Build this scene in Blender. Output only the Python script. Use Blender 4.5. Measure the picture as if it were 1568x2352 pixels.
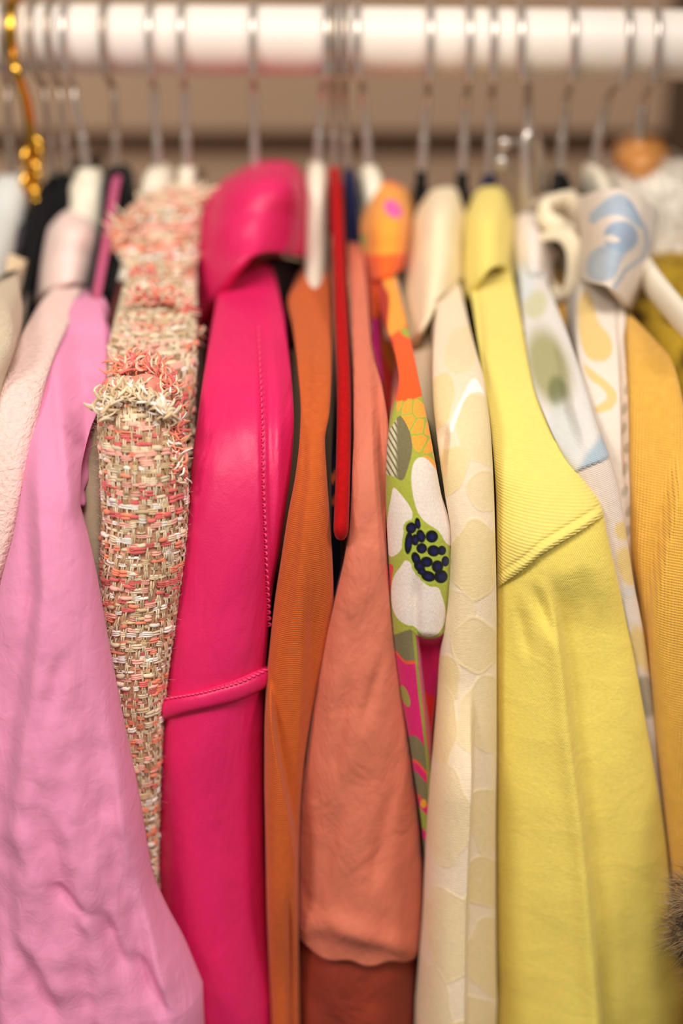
import bpy, bmesh, math, random
import numpy as np
from mathutils import Vector, noise as mnoise

random.seed(7); RNG = np.random.default_rng(7)
for o in list(bpy.data.objects): bpy.data.objects.remove(o)
SC = bpy.context.scene
COL = SC.collection

# ---------------------------------------------------------------- camera
W, H, F = 1568.0, 2352.0, 50.0 / 36.0 * 2352.0
CZ = 1.55                                   # camera height above the floor
PITCH = math.radians(20.0)
cd = bpy.data.cameras.new('camera'); cam = bpy.data.objects.new('camera', cd); COL.objects.link(cam)
cam.location = (0, 0, CZ); cam.rotation_euler = (math.pi / 2 - PITCH, 0, 0)
cd.sensor_fit = 'VERTICAL'; cd.sensor_height = 36.0; cd.sensor_width = 24.0; cd.lens = 50.0
cd.clip_start = 0.01
cd.dof.use_dof = True; cd.dof.focus_distance = 0.545; cd.dof.aperture_fstop = 2.2
SC.camera = cam

# ---------------------------------------------------------------- light
wd = bpy.data.worlds.new('world'); SC.world = wd; wd.use_nodes = True
wd.node_tree.nodes['Background'].inputs[0].default_value = (1.0, 0.9, 0.8, 1)
wd.node_tree.nodes['Background'].inputs[1].default_value = 0.23
def area(name, loc, target, size, power, col):
    l = bpy.data.lights.new(name, 'AREA'); l.shape = 'DISK'; l.size = size; l.energy = power; l.color = col
    o = bpy.data.objects.new(name, l); COL.objects.link(o); o.location = loc
    o.rotation_euler = (Vector(target) - Vector(loc)).to_track_quat('-Z', 'Y').to_euler()
    return o
area('ceiling_lamp_light', (0.05, -0.15, 2.45), (0, 0.62, 1.45), 0.50, 11, (1.0, 0.93, 0.85))
area('ceiling_lamp_light', (-0.85, -0.35, 2.40), (0, 0.6, 1.4), 0.40, 11, (1.0, 0.92, 0.83))
area('ceiling_lamp_light', (0.95, -0.3, 2.40), (0, 0.6, 1.4), 0.40, 8.5, (1.0, 0.92, 0.83))

vs = SC.view_settings
vs.view_transform = 'Standard'; vs.look = 'None'; vs.gamma = 1.0; vs.use_curve_mapping = False
vs.exposure = -0.09

# ---------------------------------------------------------------- helpers
CP, SP = math.cos(PITCH), math.sin(PITCH)
def unproj(px, py, D):
    a = (px - W / 2) / F; b = (H / 2 - py) / F
    t = D / (CP + b * SP)
    return np.array([t * a, D + 0 * t, CZ + t * (-SP + b * CP)])
def proj(P):
    x, y, z = P[..., 0], P[..., 1], P[..., 2] - CZ
    t = y * CP - z * SP; u = y * SP + z * CP
    return W / 2 + F * x / t, H / 2 - F * u / t, t
def lin(c):
    c = np.asarray(c, float) / 255.0
    return np.where(c <= .04045, c / 12.92, ((c + .055) / 1.055) ** 2.4)
def pchip(x, y, xi):
    x = np.asarray(x, float); y = np.asarray(y, float); h = np.diff(x); d = np.diff(y) / h
    m = np.zeros_like(y)
    if len(x) > 2:
        s = d[:-1] * d[1:] > 0
        w1 = 2 * h[1:] + h[:-1]; w2 = h[1:] + 2 * h[:-1]
        with np.errstate(divide='ignore', invalid='ignore'):
            m[1:-1] = np.where(s, (w1 + w2) / (w1 / d[:-1] + w2 / d[1:]), 0)
    m[0], m[-1] = d[0], d[-1]
    xi = np.clip(xi, x[0], x[-1]); k = np.clip(np.searchsorted(x, xi) - 1, 0, len(x) - 2)
    t = (xi - x[k]) / h[k]
    return ((2*t**3-3*t**2+1)*y[k] + (t**3-2*t**2+t)*h[k]*m[k] + (-2*t**3+3*t**2)*y[k+1] + (t**3-t**2)*h[k]*m[k+1])
def sstep(a, b, x):
    t = np.clip((x - a) / (b - a), 0, 1); return t * t * (3 - 2 * t)
def vnoise(U, V, seed=0.0):
    out = np.empty(U.size); u = U.ravel(); v = V.ravel(); f = mnoise.noise
    for i in range(u.size): out[i] = f((u[i], v[i], seed))
    return out.reshape(U.shape)

# ---------------------------------------------------------------- scene tree helpers
def link(o, parent=None):
    COL.objects.link(o)
    if parent is not None:
        o.parent = parent
        w = Vector((0, 0, 0)); q = parent
        while q is not None: w += q.location; q = q.parent
        o.location = tuple(-w)
    return o
def thing(name, loc, label, cat, group=None):
    o = bpy.data.objects.new(name, None); o.empty_display_size = .02; COL.objects.link(o)
    o.location = tuple(float(v) for v in loc); o['label'] = label; o['category'] = cat
    if group: o['group'] = group
    return o
def mesh_obj(name, verts, faces, mat, parent=None, smooth=True, attrs=None):
    me = bpy.data.meshes.new(name)
    me.from_pydata([tuple(map(float, v)) for v in verts], [], faces)
    if smooth: me.polygons.foreach_set('use_smooth', [True] * len(me.polygons))
    for k, (typ, arr) in (attrs or {}).items():
        at = me.attributes.new(k, typ, 'POINT')
        at.data.foreach_set('vector' if typ == 'FLOAT_VECTOR' else 'color', np.asarray(arr, np.float32).ravel())
    me.materials.append(mat); me.update()
    return link(bpy.data.objects.new(name, me), parent)
def tag(o, label, cat, group=None):
    o['label'] = label; o['category'] = cat
    if group: o['group'] = group
    return o

# ---------------------------------------------------------------- materials
def nodes_of(name):
    m = bpy.data.materials.new(name); m.use_nodes = True
    return m, m.node_tree, m.node_tree.nodes['Principled BSDF']
def fabric(name, rgb, rough=.85, sheen=.25, spec=.25, printed=False, waves=(), noises=(), var=None, coat=0., metal=0.):
    """waves: (angle deg, period m, depth m); noises: (size_u m, size_v m, depth m); var: (size m, amount)"""
    m, nt, b = nodes_of(name); N = nt.nodes.new; L = nt.links.new
    at = N('ShaderNodeAttribute'); at.attribute_name = 'fab'
    c = list(lin(rgb)) + [1.0]
    b.inputs['Roughness'].default_value = rough
    b.inputs['Specular IOR Level'].default_value = spec
    b.inputs['Sheen Weight'].default_value = sheen; b.inputs['Sheen Roughness'].default_value = .5
    b.inputs['Sheen Tint'].default_value = [min(1, .5 + .5 * v) for v in c[:3]] + [1]
    b.inputs['Coat Weight'].default_value = coat; b.inputs['Metallic'].default_value = metal
    if printed:
        pa = N('ShaderNodeAttribute'); pa.attribute_name = 'print'; src = pa.outputs['Color']
    else:
        rg = N('ShaderNodeRGB'); rg.outputs[0].default_value = c; src = rg.outputs[0]
    if var:
        n = N('ShaderNodeTexNoise'); n.inputs['Scale'].default_value = 1 / var[0]; n.inputs['Detail'].default_value = 4
        L(at.outputs['Vector'], n.inputs['Vector'])
        mp = N('ShaderNodeMapRange'); mp.inputs['To Min'].default_value = 1 - var[1]; mp.inputs['To Max'].default_value = 1 + var[1]
        mp.inputs['From Min'].default_value = .3; mp.inputs['From Max'].default_value = .7
        L(n.outputs['Fac'], mp.inputs['Value'])
        mx = N('ShaderNodeVectorMath'); mx.operation = 'SCALE'; L(src, mx.inputs[0]); L(mp.outputs[0], mx.inputs['Scale'])
        src = mx.outputs[0]
    L(src, b.inputs['Base Color'])
    prev = None
    def bump(h, d):
        nonlocal prev
        bp = N('ShaderNodeBump'); bp.inputs['Distance'].default_value = d; bp.inputs['Strength'].default_value = 1
        L(h, bp.inputs['Height'])
        if prev: L(prev, bp.inputs['Normal'])
        prev = bp.outputs['Normal']
    for (su, sv, d) in noises:
        mp = N('ShaderNodeMapping'); mp.inputs['Scale'].default_value = (1 / su, 1 / sv, 1)
        L(at.outputs['Vector'], mp.inputs['Vector'])
        n = N('ShaderNodeTexNoise'); n.inputs['Scale'].default_value = 1; n.inputs['Detail'].default_value = 3
        n.inputs['Distortion'].default_value = .6
        L(mp.outputs[0], n.inputs['Vector']); bump(n.outputs['Fac'], d)
    for (ang, per, d) in waves:
        mp = N('ShaderNodeMapping'); mp.inputs['Rotation'].default_value = (0, 0, math.radians(ang))
        L(at.outputs['Vector'], mp.inputs['Vector'])
        w = N('ShaderNodeTexWave'); w.inputs['Scale'].default_value = .31416 / per
        w.inputs['Distortion'].default_value = 1.2; w.inputs['Detail'].default_value = 1.5; w.inputs['Detail Scale'].default_value = 1.5
        L(mp.outputs[0], w.inputs['Vector']); bump(w.outputs['Fac'], d)
    if prev: L(prev, b.inputs['Normal'])
    return m
def plain(name, rgb, rough=.5, metal=0., spec=.5, noise=None, bump=0):
    m, nt, b = nodes_of(name); N = nt.nodes.new; L = nt.links.new
    c = list(lin(rgb)) + [1.0]; b.inputs['Base Color'].default_value = c
    b.inputs['Roughness'].default_value = rough; b.inputs['Metallic'].default_value = metal
    b.inputs['Specular IOR Level'].default_value = spec
    if noise:
        tc = N('ShaderNodeTexCoord'); n = N('ShaderNodeTexNoise'); n.inputs['Detail'].default_value = 5
        mp = N('ShaderNodeMapping'); mp.inputs['Scale'].default_value = noise[:3]
        L(tc.outputs['Object'], mp.inputs[0]); L(mp.outputs[0], n.inputs['Vector']); n.inputs['Scale'].default_value = 1
        r = N('ShaderNodeMix'); r.data_type = 'RGBA'
        r.inputs[6].default_value = [v * (1 - noise[3]) for v in c[:3]] + [1]
        r.inputs[7].default_value = [min(1, v * (1 + noise[3])) for v in c[:3]] + [1]
        L(n.outputs['Fac'], r.inputs[0]); L(r.outputs[2], b.inputs['Base Color'])
        if bump:
            bp = N('ShaderNodeBump'); bp.inputs['Distance'].default_value = bump
            L(n.outputs['Fac'], bp.inputs['Height']); L(bp.outputs[0], b.inputs['Normal'])
    return m

M = {}
M['wall'] = plain('wall_paint', (184, 153, 126), .9, noise=(3, 3, 3, .04))
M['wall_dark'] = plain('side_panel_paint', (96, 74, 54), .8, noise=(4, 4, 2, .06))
M['floor'] = plain('floor_wood', (120, 92, 68), .5, noise=(20, 2, 2, .15))
M['rail'] = plain('white_lacquer', (246, 236, 226), .45, noise=(3, 60, 60, .02))
M['chrome'] = plain('steel_wire', (214, 204, 196), .28, .75)
M['dull_steel'] = plain('dull_steel_wire', (180, 164, 150), .38, .7)
M['gold'] = plain('polished_gold', (232, 180, 70), .18, 1.0)
M['white_plastic'] = plain('ivory_plastic', (238, 229, 208), .38, noise=(60, 60, 60, .02))
M['grey_plastic'] = plain('pale_grey_plastic', (214, 216, 212), .38, noise=(60, 60, 60, .02))
M['black_velvet'] = fabric('black_flock', (16, 15, 17), .95, .15, .1)
M['navy_velvet'] = fabric('navy_flock', (24, 28, 66), .95, .2, .1)
M['red_velvet'] = fabric('red_flock', (176, 8, 12), .9, .12, .15, noises=((.0006, .0006, .0002),), var=(.002, .12))
M['wood'] = plain('honey_wood', (214, 146, 78), .35, noise=(30, 200, 30, .2))
M['leather'] = fabric('magenta_leather', (226, 30, 100), .46, .0, .5, noises=((.0009, .0009, .00008), (.02, .06, .0022), (.005, .009, .0002)), var=(.04, .06))
M['lining'] = fabric('dark_lining', (26, 16, 16), .6, .1, .2)  # near-black colour standing in for deep shade in the jacket gap
M['stitch'] = plain('magenta_thread', (240, 60, 120), .5)
M['rust'] = fabric('rust_jersey', (200, 92, 34), .85, .3, .2, waves=((88, .0008, .00010),), noises=((.012, .06, .0006), (.0008, .0008, .0001)), var=(.003, .07))
M['salmon'] = fabric('salmon_cotton', (214, 118, 92), .62, .2, .3, waves=((30, .0004, .00002),), noises=((.018, .03, .0026), (.006, .01, .0006)), var=(.01, .03))
M['rust_satin'] = fabric('rust_satin', (150, 58, 38), .42, .05, .4, waves=((140, .0008, .00005),), noises=((.02, .025, .003),), var=(.02, .12))
M['print'] = fabric('printed_velour', (255, 255, 255), .8, .2, .2, printed=True, waves=((12, .0005, .00004),), noises=((.0005, .0012, .00014),), var=(.0012, .07))
M['magenta'] = fabric('magenta_silk', (196, 26, 120), .5, .1, .3)
M['cream'] = fabric('cream_jacquard', (232, 214, 190), .7, .2, .3, printed=True, waves=((86, .0005, .000025),), noises=((.0012, .0005, .00008), (.02, .04, .0008)), var=(.002, .04))
M['yellow_rib'] = fabric('yellow_rib_knit', (240, 220, 120), .85, .3, .2, waves=((97, .0014, .00014),), noises=((.0009, .0009, .0001), (.03, .05, .001)), var=(.003, .03))
M['yellow_twill'] = fabric('yellow_twill', (240, 218, 106), .75, .25, .25, waves=((35, .0007, .00006),), noises=((.0014, .0008, .00016), (.02, .014, .0007)), var=(.0016, .05))
M['pink'] = fabric('pink_cotton', (232, 146, 186), .75, .2, .25, waves=((38, .0004, .00002),), noises=((.010, .03, .0010), (.006, .006, .0004)), var=(.02, .02))
M['pink_satin'] = fabric('dusty_pink_satin', (186, 84, 120), .4, .1, .4)
M['palepink'] = fabric('pale_pink_seersucker', (240, 208, 200), .8, .2, .2, noises=((.0022, .0022, .0011), (.02, .04, .0008)), var=(.0025, .05))
M['palepink_plain'] = fabric('pale_pink_cotton', (244, 216, 208), .8, .2, .2, noises=((.02, .02, .0006),))
M['beige'] = fabric('beige_felt', (196, 182, 152), .9, .3, .15, noises=((.0008, .0008, .0001),), var=(.002, .04))
M['oatmeal'] = fabric('oatmeal_knit', (206, 188, 162), .9, .3, .15, noises=((.002, .002, .0003),), var=(.004, .06))
M['creamleather'] = fabric('cream_leather', (240, 216, 178), .5, .05, .4)
M['grey'] = fabric('charcoal_grey_satin', (70, 64, 70), .5, .2, .3)
M['maroon'] = fabric('dark_maroon_satin', (78, 24, 22), .45, .1, .4, noises=((.01, .04, .001),))
M['black'] = fabric('black_jersey', (14, 14, 16), .9, .12, .15, noises=((.01, .04, .001),))
M['navy'] = fabric('navy_crepe', (22, 22, 44), .85, .15, .2, printed=True)
M['tweed_base'] = fabric('tweed_ground', (198, 150, 118), .95, .3, .1, noises=((.0012, .0012, .0005),), var=(.002, .2))
M['yarn'] = fabric('tweed_yarns', (255, 255, 255), .92, .4, .12, printed=True)
M['salmon_lining'] = fabric('salmon_pink_lining', (232, 148, 128), .6, .1, .3)
M['linen'] = fabric('floral_linen', (225, 214, 200), .85, .2, .2, printed=True, waves=((0, .0008, .00008), (90, .0008, .00008)), noises=((.02, .03, .0012),), var=(.002, .03))
M['palefloral'] = fabric('pale_floral_voile', (215, 210, 205), .8, .2, .2, printed=True, waves=((70, .0007, .00008),), noises=((.015, .03, .0012),), var=(.002, .03))
M['mustard'] = fabric('mustard_knit', (238, 182, 78), .88, .35, .15, waves=((8, .0013, .0003), (98, .0011, .00015)), noises=((.02, .04, .001),), var=(.004, .06))
M['cream_strap'] = fabric('cream_crepe', (246, 232, 202), .7, .2, .25, noises=((.006, .01, .0004),))
M['white_fur'] = fabric('white_fur', (250, 242, 230), .95, .4, .1, noises=((.004, .004, .0006),))
M['leopard'] = fabric('spotted_plush', (200, 160, 50), .95, .35, .1, printed=True, noises=((.003, .003, .0012),))
M['tabby'] = fabric('spotted_fur', (170, 140, 100), .9, .3, .15, printed=True)

# ---------------------------------------------------------------- surfaces
# every garment hangs in its own slot along the rail (metres, left to right)
LANE = dict(oat=(-.20,-.146), black1=(-.146,-.1335), black2=(-.133,-.1255), palepink=(-.125,-.1135), pink=(-.113,-.102), maroon=(-.1015,-.092), beige=(-.0915,-.0805),
            tweed=(-.080,-.0605), leather=(-.060,-.0245), rust=(-.024,-.008), navy=(-.0075,-.0003), salmon=(0,.0083), print=(.0086,.0247), cream=(.025,.0468),
            yellow=(.047,.0728), palefloral=(.073,.0948), camisole=(.095,.1096), linen=(.110,.1178), mustard=(.118,.1262), plush=(.1265,.20))
class Loft: pass
RAIL_Y = 0.71
def px_rows(st, dy):
    st = sorted(st); py = np.array([s[0] for s in st], float)
    n = max(3, int((py[-1] - py[0]) / dy)); q = np.linspace(py[0], py[-1], n)
    xl, xr, D = (pchip(py, [s[k] for s in st], q) for k in (1, 2, 3))
    return q, xl, xr, D
def loft(name, st, mat, parent, rk=1.0, rmax=.03, n=2.3, length=.085, dy=7, ncol=40, zend=None,
         relief=None, wrinkle=None, colour=None, arch=None, taper=.55, inset=0., dback=0., backto=None, wweight=None, lane=None):
    """Hanging cloth volume: horizontal slices with a rounded nose towards the shop floor, straight flanks and a closed back."""
    q, xl, xr, D = px_rows(st, dy)
    a = (H / 2 - q) / F
    z = CZ + D / (CP + a * SP) * (-SP + a * CP)
    hw = (xr - xl) / 2 / F * D / (CP + a * SP)
    rn = np.minimum(rk * hw, rmax)
    te = (D + .55 * rn) / (CP + a * SP)
    XL, XR = (xl - W / 2) / F * te, (xr - W / 2) / F * te
    for i in range(1, len(z)): z[i] = min(z[i], z[i - 1] - 1e-4)
    if zend is not None and zend < z[-1]:
        k = max(4, int((z[-1] - zend) / .012)); ze = np.linspace(z[-1], zend, k + 1)[1:]
        sl = lambda v: np.full(k, v[-1])
        z = np.r_[z, ze]; XL = np.r_[XL, sl(XL)]; XR = np.r_[XR, sl(XR)]; D = np.r_[D, sl(D)]; rn = np.r_[rn, sl(rn)]
    w = XR - XL; XL = XL + inset * w; XR = XR - inset * w; D = D + dback
    if lane: XL = np.clip(XL, lane[0], lane[1] - .004); XR = np.maximum(np.clip(XR, lane[0], lane[1]), XL + .004)
    xc, hw = (XL + XR) / 2, (XR - XL) / 2
    th = np.linspace(-math.pi / 2, math.pi / 2, ncol)
    e = 2.0 / n
    sx = np.sign(np.sin(th)) * np.abs(np.sin(th)) ** e; cy = np.abs(np.cos(th)) ** e
    rows = len(z)
    lenv = np.full(rows, length) if backto is None else np.maximum(.03, backto(D))
    nfl = 5; fr = np.linspace(0, 1, nfl + 1)[1:]
    cols_x, cols_y = [], []
    for f in fr[::-1]:                       # left flank, back to front
        cols_x.append(xc - hw * (1 - (1 - taper) * f)); cols_y.append(D + rn + (lenv - rn) * f)
    for s, c in zip(sx, cy): cols_x.append(xc + hw * s); cols_y.append(D + rn * (1 - c))
    for f in fr: cols_x.append(xc + hw * (1 - (1 - taper) * f)); cols_y.append(D + rn + (lenv - rn) * f)
    for s in (.5, -.5): cols_x.append(xc + hw * taper * s); cols_y.append(D + lenv + .012)
    X = np.stack(cols_x, 1); Y = np.stack(cols_y, 1); Z = np.repeat(z[:, None], X.shape[1], 1)
    P = np.stack([X, Y, Z], -1); C = X.shape[1]
    i0, i1 = nfl, nfl + ncol                  # nose columns
    S = np.zeros(C); S[i0:i1] = sx; S[:i0] = -1; S[i1:i1 + nfl] = 1
    if arch is not None: P[..., 2] += arch(S[None, :], np.linspace(0, 1, rows)[:, None])
    dU = np.linalg.norm(np.diff(P, axis=1), axis=-1); U = np.zeros((rows, C)); U[:, 1:] = np.cumsum(dU, 1)
    U -= U[:, [(i0 + i1) // 2]]
    mid = P[:, (i0 + i1) // 2]; dv = np.linalg.norm(np.diff(mid, axis=0), axis=-1)
    V = np.repeat(np.r_[0, -np.cumsum(dv)][:, None], C, 1)
    PX, PY, T = proj(P)
    AX = PX.copy()
    for c in range(i0 - 1, -1, -1): AX[:, c] = AX[:, i0] - (U[:, i0] - U[:, c]) * F / T[:, i0]
    for c in range(i1, C): AX[:, c] = AX[:, i1 - 1] + (U[:, c] - U[:, i1 - 1]) * F / T[:, i1 - 1]
    front = np.zeros(C); front[i0:i1] = np.cos(th) ** .5
    off = np.zeros((rows, C))
    if relief is not None: off += relief(PX, PY) * front[None, :]
    if wrinkle is not None:
        for (su, sv, amp, seed) in wrinkle:
            nz = np.zeros((rows, C)); nz[:, i0 - 2:i1 + 2] = vnoise(U[:, i0 - 2:i1 + 2] / su, V[:, i0 - 2:i1 + 2] / sv, seed)
            off += nz * amp * np.maximum(front, .3)[None, :] * (1 if wweight is None else wweight(PY))
    P[..., 1] -= off
    idx = lambda r, c: r * C + (c % C)
    faces = [(idx(r, c), idx(r + 1, c), idx(r + 1, c + 1), idx(r, c + 1)) for r in range(rows - 1) for c in range(C)]
    top = len(P.reshape(-1, 3)); verts = np.vstack([P.reshape(-1, 3), P[0].mean(0), P[-1].mean(0)])
    faces += [(idx(0, c), idx(0, c + 1), top) for c in range(C)] + [(idx(rows - 1, c + 1), idx(rows - 1, c), top + 1) for c in range(C)]
    fab = np.zeros((len(verts), 3)); fab[:-2, 0] = U.ravel(); fab[:-2, 1] = V.ravel(); fab[-2, 1] = V[0, 0]; fab[-1, 1] = V[-1, 0]
    at = {'fab': ('FLOAT_VECTOR', fab)}
    if colour is not None:
        c3 = colour(AX, PY); c4 = np.ones((len(verts), 4)); c4[:-2, :3] = c3.reshape(-1, 3); c4[-2, :3] = c3[0, C // 2]; c4[-1, :3] = c3[-1, C // 2]
        at['print'] = ('FLOAT_COLOR', c4)
    ob = mesh_obj(name, verts, faces, mat, parent, attrs=at)
    Lf = Loft(); Lf.P, Lf.U, Lf.V, Lf.PX, Lf.PY, Lf.i0, Lf.i1, Lf.ob = P, U, V, PX, PY, i0, i1, ob
    du = np.gradient(P, axis=1); dvv = np.gradient(P, axis=0)
    Nn = np.cross(du, dvv); Nn /= np.linalg.norm(Nn, axis=-1, keepdims=True) + 1e-12
    Nn *= np.where(Nn[rows // 2, (i0 + i1) // 2, 1] > 0, -1, 1)
    Lf.N = Nn
    return Lf
def body(st, mat, parent, lane, zend=CZ - .72, colour=None, dback=.05, inset=.16):
    """The trunk of a garment behind its near sleeve, running back to the far shoulder."""
    return loft('body', st, mat, parent, zend=zend, dy=24, ncol=14, inset=inset, dback=dback, rmax=.02,
                backto=lambda D: 2 * (RAIL_Y - D), taper=.9, colour=colour, lane=LANE[lane])
def patch(name, ctrl, mat, parent, thick=.0025, sub=8, colour=None, wrinkle=None):
    """Cloth sheet through a grid of (px, py, distance) control points."""
    P = np.array([[unproj(*p) for p in row] for row in ctrl])
    def up(A, k):
        n = A.shape[0]; q = np.linspace(0, n - 1, (n - 1) * k + 1); i = np.clip(q.astype(int), 0, n - 2); t = (q - i)[:, None, None]
        g = lambda j: A[np.clip(j, 0, n - 1)]
        p0, p1, p2, p3 = g(i - 1), g(i), g(i + 1), g(i + 2)
        p0 = np.where((i == 0)[:, None, None], 2 * p1 - p2, p0); p3 = np.where((i == n - 2)[:, None, None], 2 * p2 - p1, p3)
        return .5 * (2*p1 + (p2-p0)*t + (2*p0-5*p1+4*p2-p3)*t**2 + (3*p1-p0-3*p2+p3)*t**3)
    P = up(P, sub); P = up(P.transpose(1, 0, 2), sub).transpose(1, 0, 2)
    R, C = P.shape[:2]
    U = np.zeros((R, C)); U[:, 1:] = np.cumsum(np.linalg.norm(np.diff(P, axis=1), axis=-1), 1); U -= U[:, [C // 2]]
    V = np.zeros((R, C)); V[1:] = -np.cumsum(np.linalg.norm(np.diff(P, axis=0), axis=-1), 0)
    if wrinkle: 
        for su, sv, amp, seed in wrinkle: P[..., 1] -= vnoise(U / su, V / sv, seed) * amp
    PX, PY, T = proj(P)
    faces = [(r*C+c, (r+1)*C+c, (r+1)*C+c+1, r*C+c+1) for r in range(R-1) for c in range(C-1)]
    fab = np.stack([U, V, 0*U], -1).reshape(-1, 3); at = {'fab': ('FLOAT_VECTOR', fab)}
    if colour is not None:
        c4 = np.ones((R*C, 4)); c4[:, :3] = colour(PX, PY).reshape(-1, 3); at['print'] = ('FLOAT_COLOR', c4)
    o = mesh_obj(name, P.reshape(-1, 3), faces, mat, parent, attrs=at)
    if thick:
        s = o.modifiers.new('thickness', 'SOLIDIFY'); s.thickness = thick; s.offset = -1 if False else 0
    return o
def smooth_path(pts, k=8):
    A = np.array(pts, float); n = len(A)
    s = np.r_[0, np.cumsum(np.linalg.norm(np.diff(A, axis=0), axis=1))]
    q = np.linspace(0, s[-1], (n - 1) * k + 1)
    A2 = np.vstack([2*A[0]-A[1], A, 2*A[-1]-A[-2]])
    i = np.clip(np.searchsorted(s, q, 'right') - 1, 0, n - 2); t = ((q - s[i]) / (s[i+1] - s[i]))[:, None]
    p0, p1, p2, p3 = A2[i], A2[i+1], A2[i+2], A2[i+3]
    return .5 * (2*p1 + (p2-p0)*t + (2*p0-5*p1+4*p2-p3)*t**2 + (3*p1-p0-3*p2+p3)*t**3)
def tube_geo(pts, rad, n=8, flat=None, ref=(1, 0, 0)):
    """rad: scalar or per point (a, b) half sizes; a is along ref, b across. Returns verts, faces."""
    P = np.array(pts, float); m = len(P); t = np.gradient(P, axis=0); t /= np.linalg.norm(t, axis=1, keepdims=True) + 1e-12
    ref = np.array(ref, float); a = ref - t * (t @ ref)[:, None]; a /= np.linalg.norm(a, axis=1, keepdims=True) + 1e-9
    b = np.cross(t, a)
    R = np.asarray(rad, float)
    if R.ndim == 0: R = np.full((m, 2), float(R))
    elif R.ndim == 1 and len(R) == 2 and m != 2: R = np.repeat(R[None], m, 0)
    elif R.ndim == 1: R = np.stack([R, R], 1)
    an = np.linspace(0, 2 * math.pi, n, endpoint=False)
    ca, sa = np.cos(an), np.sin(an)
    if flat: ca, sa = np.sign(ca)*np.abs(ca)**flat, np.sign(sa)*np.abs(sa)**flat
    V = P[:, None] + a[:, None]*ca[None, :, None]*R[:, 0, None, None] + b[:, None]*sa[None, :, None]*R[:, 1, None, None]
    f = [(r*n+c, r*n+(c+1) % n, (r+1)*n+(c+1) % n, (r+1)*n+c) for r in range(m-1) for c in range(n)]
    f += [tuple(range(n))[::-1], tuple((m-1)*n + c for c in range(n))]
    return V.reshape(-1, 3), f
class Geo:
    def __init__(s): s.v, s.f, s.c, s.k = [], [], [], 0
    def add(s, v, f, col=None):
        s.v.append(np.asarray(v)); s.f += [tuple(i + s.k for i in q) for q in f]; s.k += len(v)
        if col is not None: s.c.append(np.repeat(np.r_[col, 1.0][None], len(v), 0))
    def build(s, name, mat, parent=None, smooth=True):
        v = np.vstack(s.v); at = {}
        if s.c: at['print'] = ('FLOAT_COLOR', np.vstack(s.c))
        at['fab'] = ('FLOAT_VECTOR', np.stack([v[:, 0], v[:, 2], v[:, 1]], 1))
        return mesh_obj(name, v, s.f, mat, parent, smooth, at)
def box(name, lo, hi, mat, parent=None, bevel=0):
    x0, y0, z0 = lo; x1, y1, z1 = hi
    v = [(x, y, z) for x in (x0, x1) for y in (y0, y1) for z in (z0, z1)]
    f = [(0,1,3,2),(4,6,7,5),(0,4,5,1),(2,3,7,6),(0,2,6,4),(1,5,7,3)]
    o = mesh_obj(name, v, f, mat, parent, smooth=False)
    if bevel:
        b = o.modifiers.new('bevel', 'BEVEL'); b.width = bevel; b.segments = 2
    return o
def pxpath(pts): return [unproj(*p) for p in pts]

# colour field helpers
def fill(shape, rgb): return np.broadcast_to(lin(rgb), shape + (3,)).copy()
def over(c, mask, rgb): 
    m = np.clip(mask, 0, 1)[..., None]; return c * (1 - m) + lin(rgb) * m
def ell(x, y, cx, cy, rx, ry, rot=0, soft=.06):
    a = math.radians(rot); dx, dy = x - cx, y - cy
    u, v = (dx*math.cos(a) + dy*math.sin(a)) / rx, (-dx*math.sin(a) + dy*math.cos(a)) / ry
    return 1 - sstep(1 - soft, 1 + soft, np.sqrt(u*u + v*v))
def polysd(x, y, pts):
    """signed distance to a rounded polygon in pixels, negative inside"""
    p = np.array(pts, float)
    if len(p) > 5:
        for _ in range(2):
            q = np.roll(p, -1, 0); p = np.stack([.75*p + .25*q, .25*p + .75*q], 1).reshape(-1, 2)
    pts = p; d = np.full(x.shape, 1e9); ins = np.zeros(x.shape, bool)
    for i in range(len(p)):
        a, b = p[i], p[(i+1) % len(p)]; e = b - a
        wx, wy = x - a[0], y - a[1]; t = np.clip((wx*e[0] + wy*e[1]) / (e @ e), 0, 1)
        d = np.minimum(d, (wx - t*e[0])**2 + (wy - t*e[1])**2)
        c = ((a[1] > y) != (b[1] > y))
        with np.errstate(divide='ignore', invalid='ignore'):
            ins ^= c & (x < (b[0]-a[0]) * (y - a[1]) / (b[1]-a[1] + 1e-12) + a[0])
    d = np.sqrt(d); return np.where(ins, -d, d)
def poly(x, y, pts, soft=1.2, grow=0): return 1 - sstep(-soft, soft, polysd(x, y, pts) - grow)
def curve(x, y, pts, w, soft=1.0):
    """painted stroke along a polyline"""
    p = np.array(pts, float); d = np.full(x.shape, 1e9)
    for i in range(len(p)-1):
        a, b = p[i], p[i+1]; e = b - a; wx, wy = x - a[0], y - a[1]; t = np.clip((wx*e[0] + wy*e[1]) / (e @ e), 0, 1)
        d = np.minimum(d, np.hypot(wx - t*e[0], wy - t*e[1]))
    return 1 - sstep(w - soft, w + soft, d)
def vline(pts):                              # x as a function of py
    p = sorted((b, a) for a, b in pts); ys = [q[0] for q in p]; xs = [q[1] for q in p]
    return lambda py: pchip(ys, xs, py)
def within(py, a, b, f=40): return sstep(a - f, a + f, py) * (1 - sstep(b - f, b + f, py))

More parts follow.
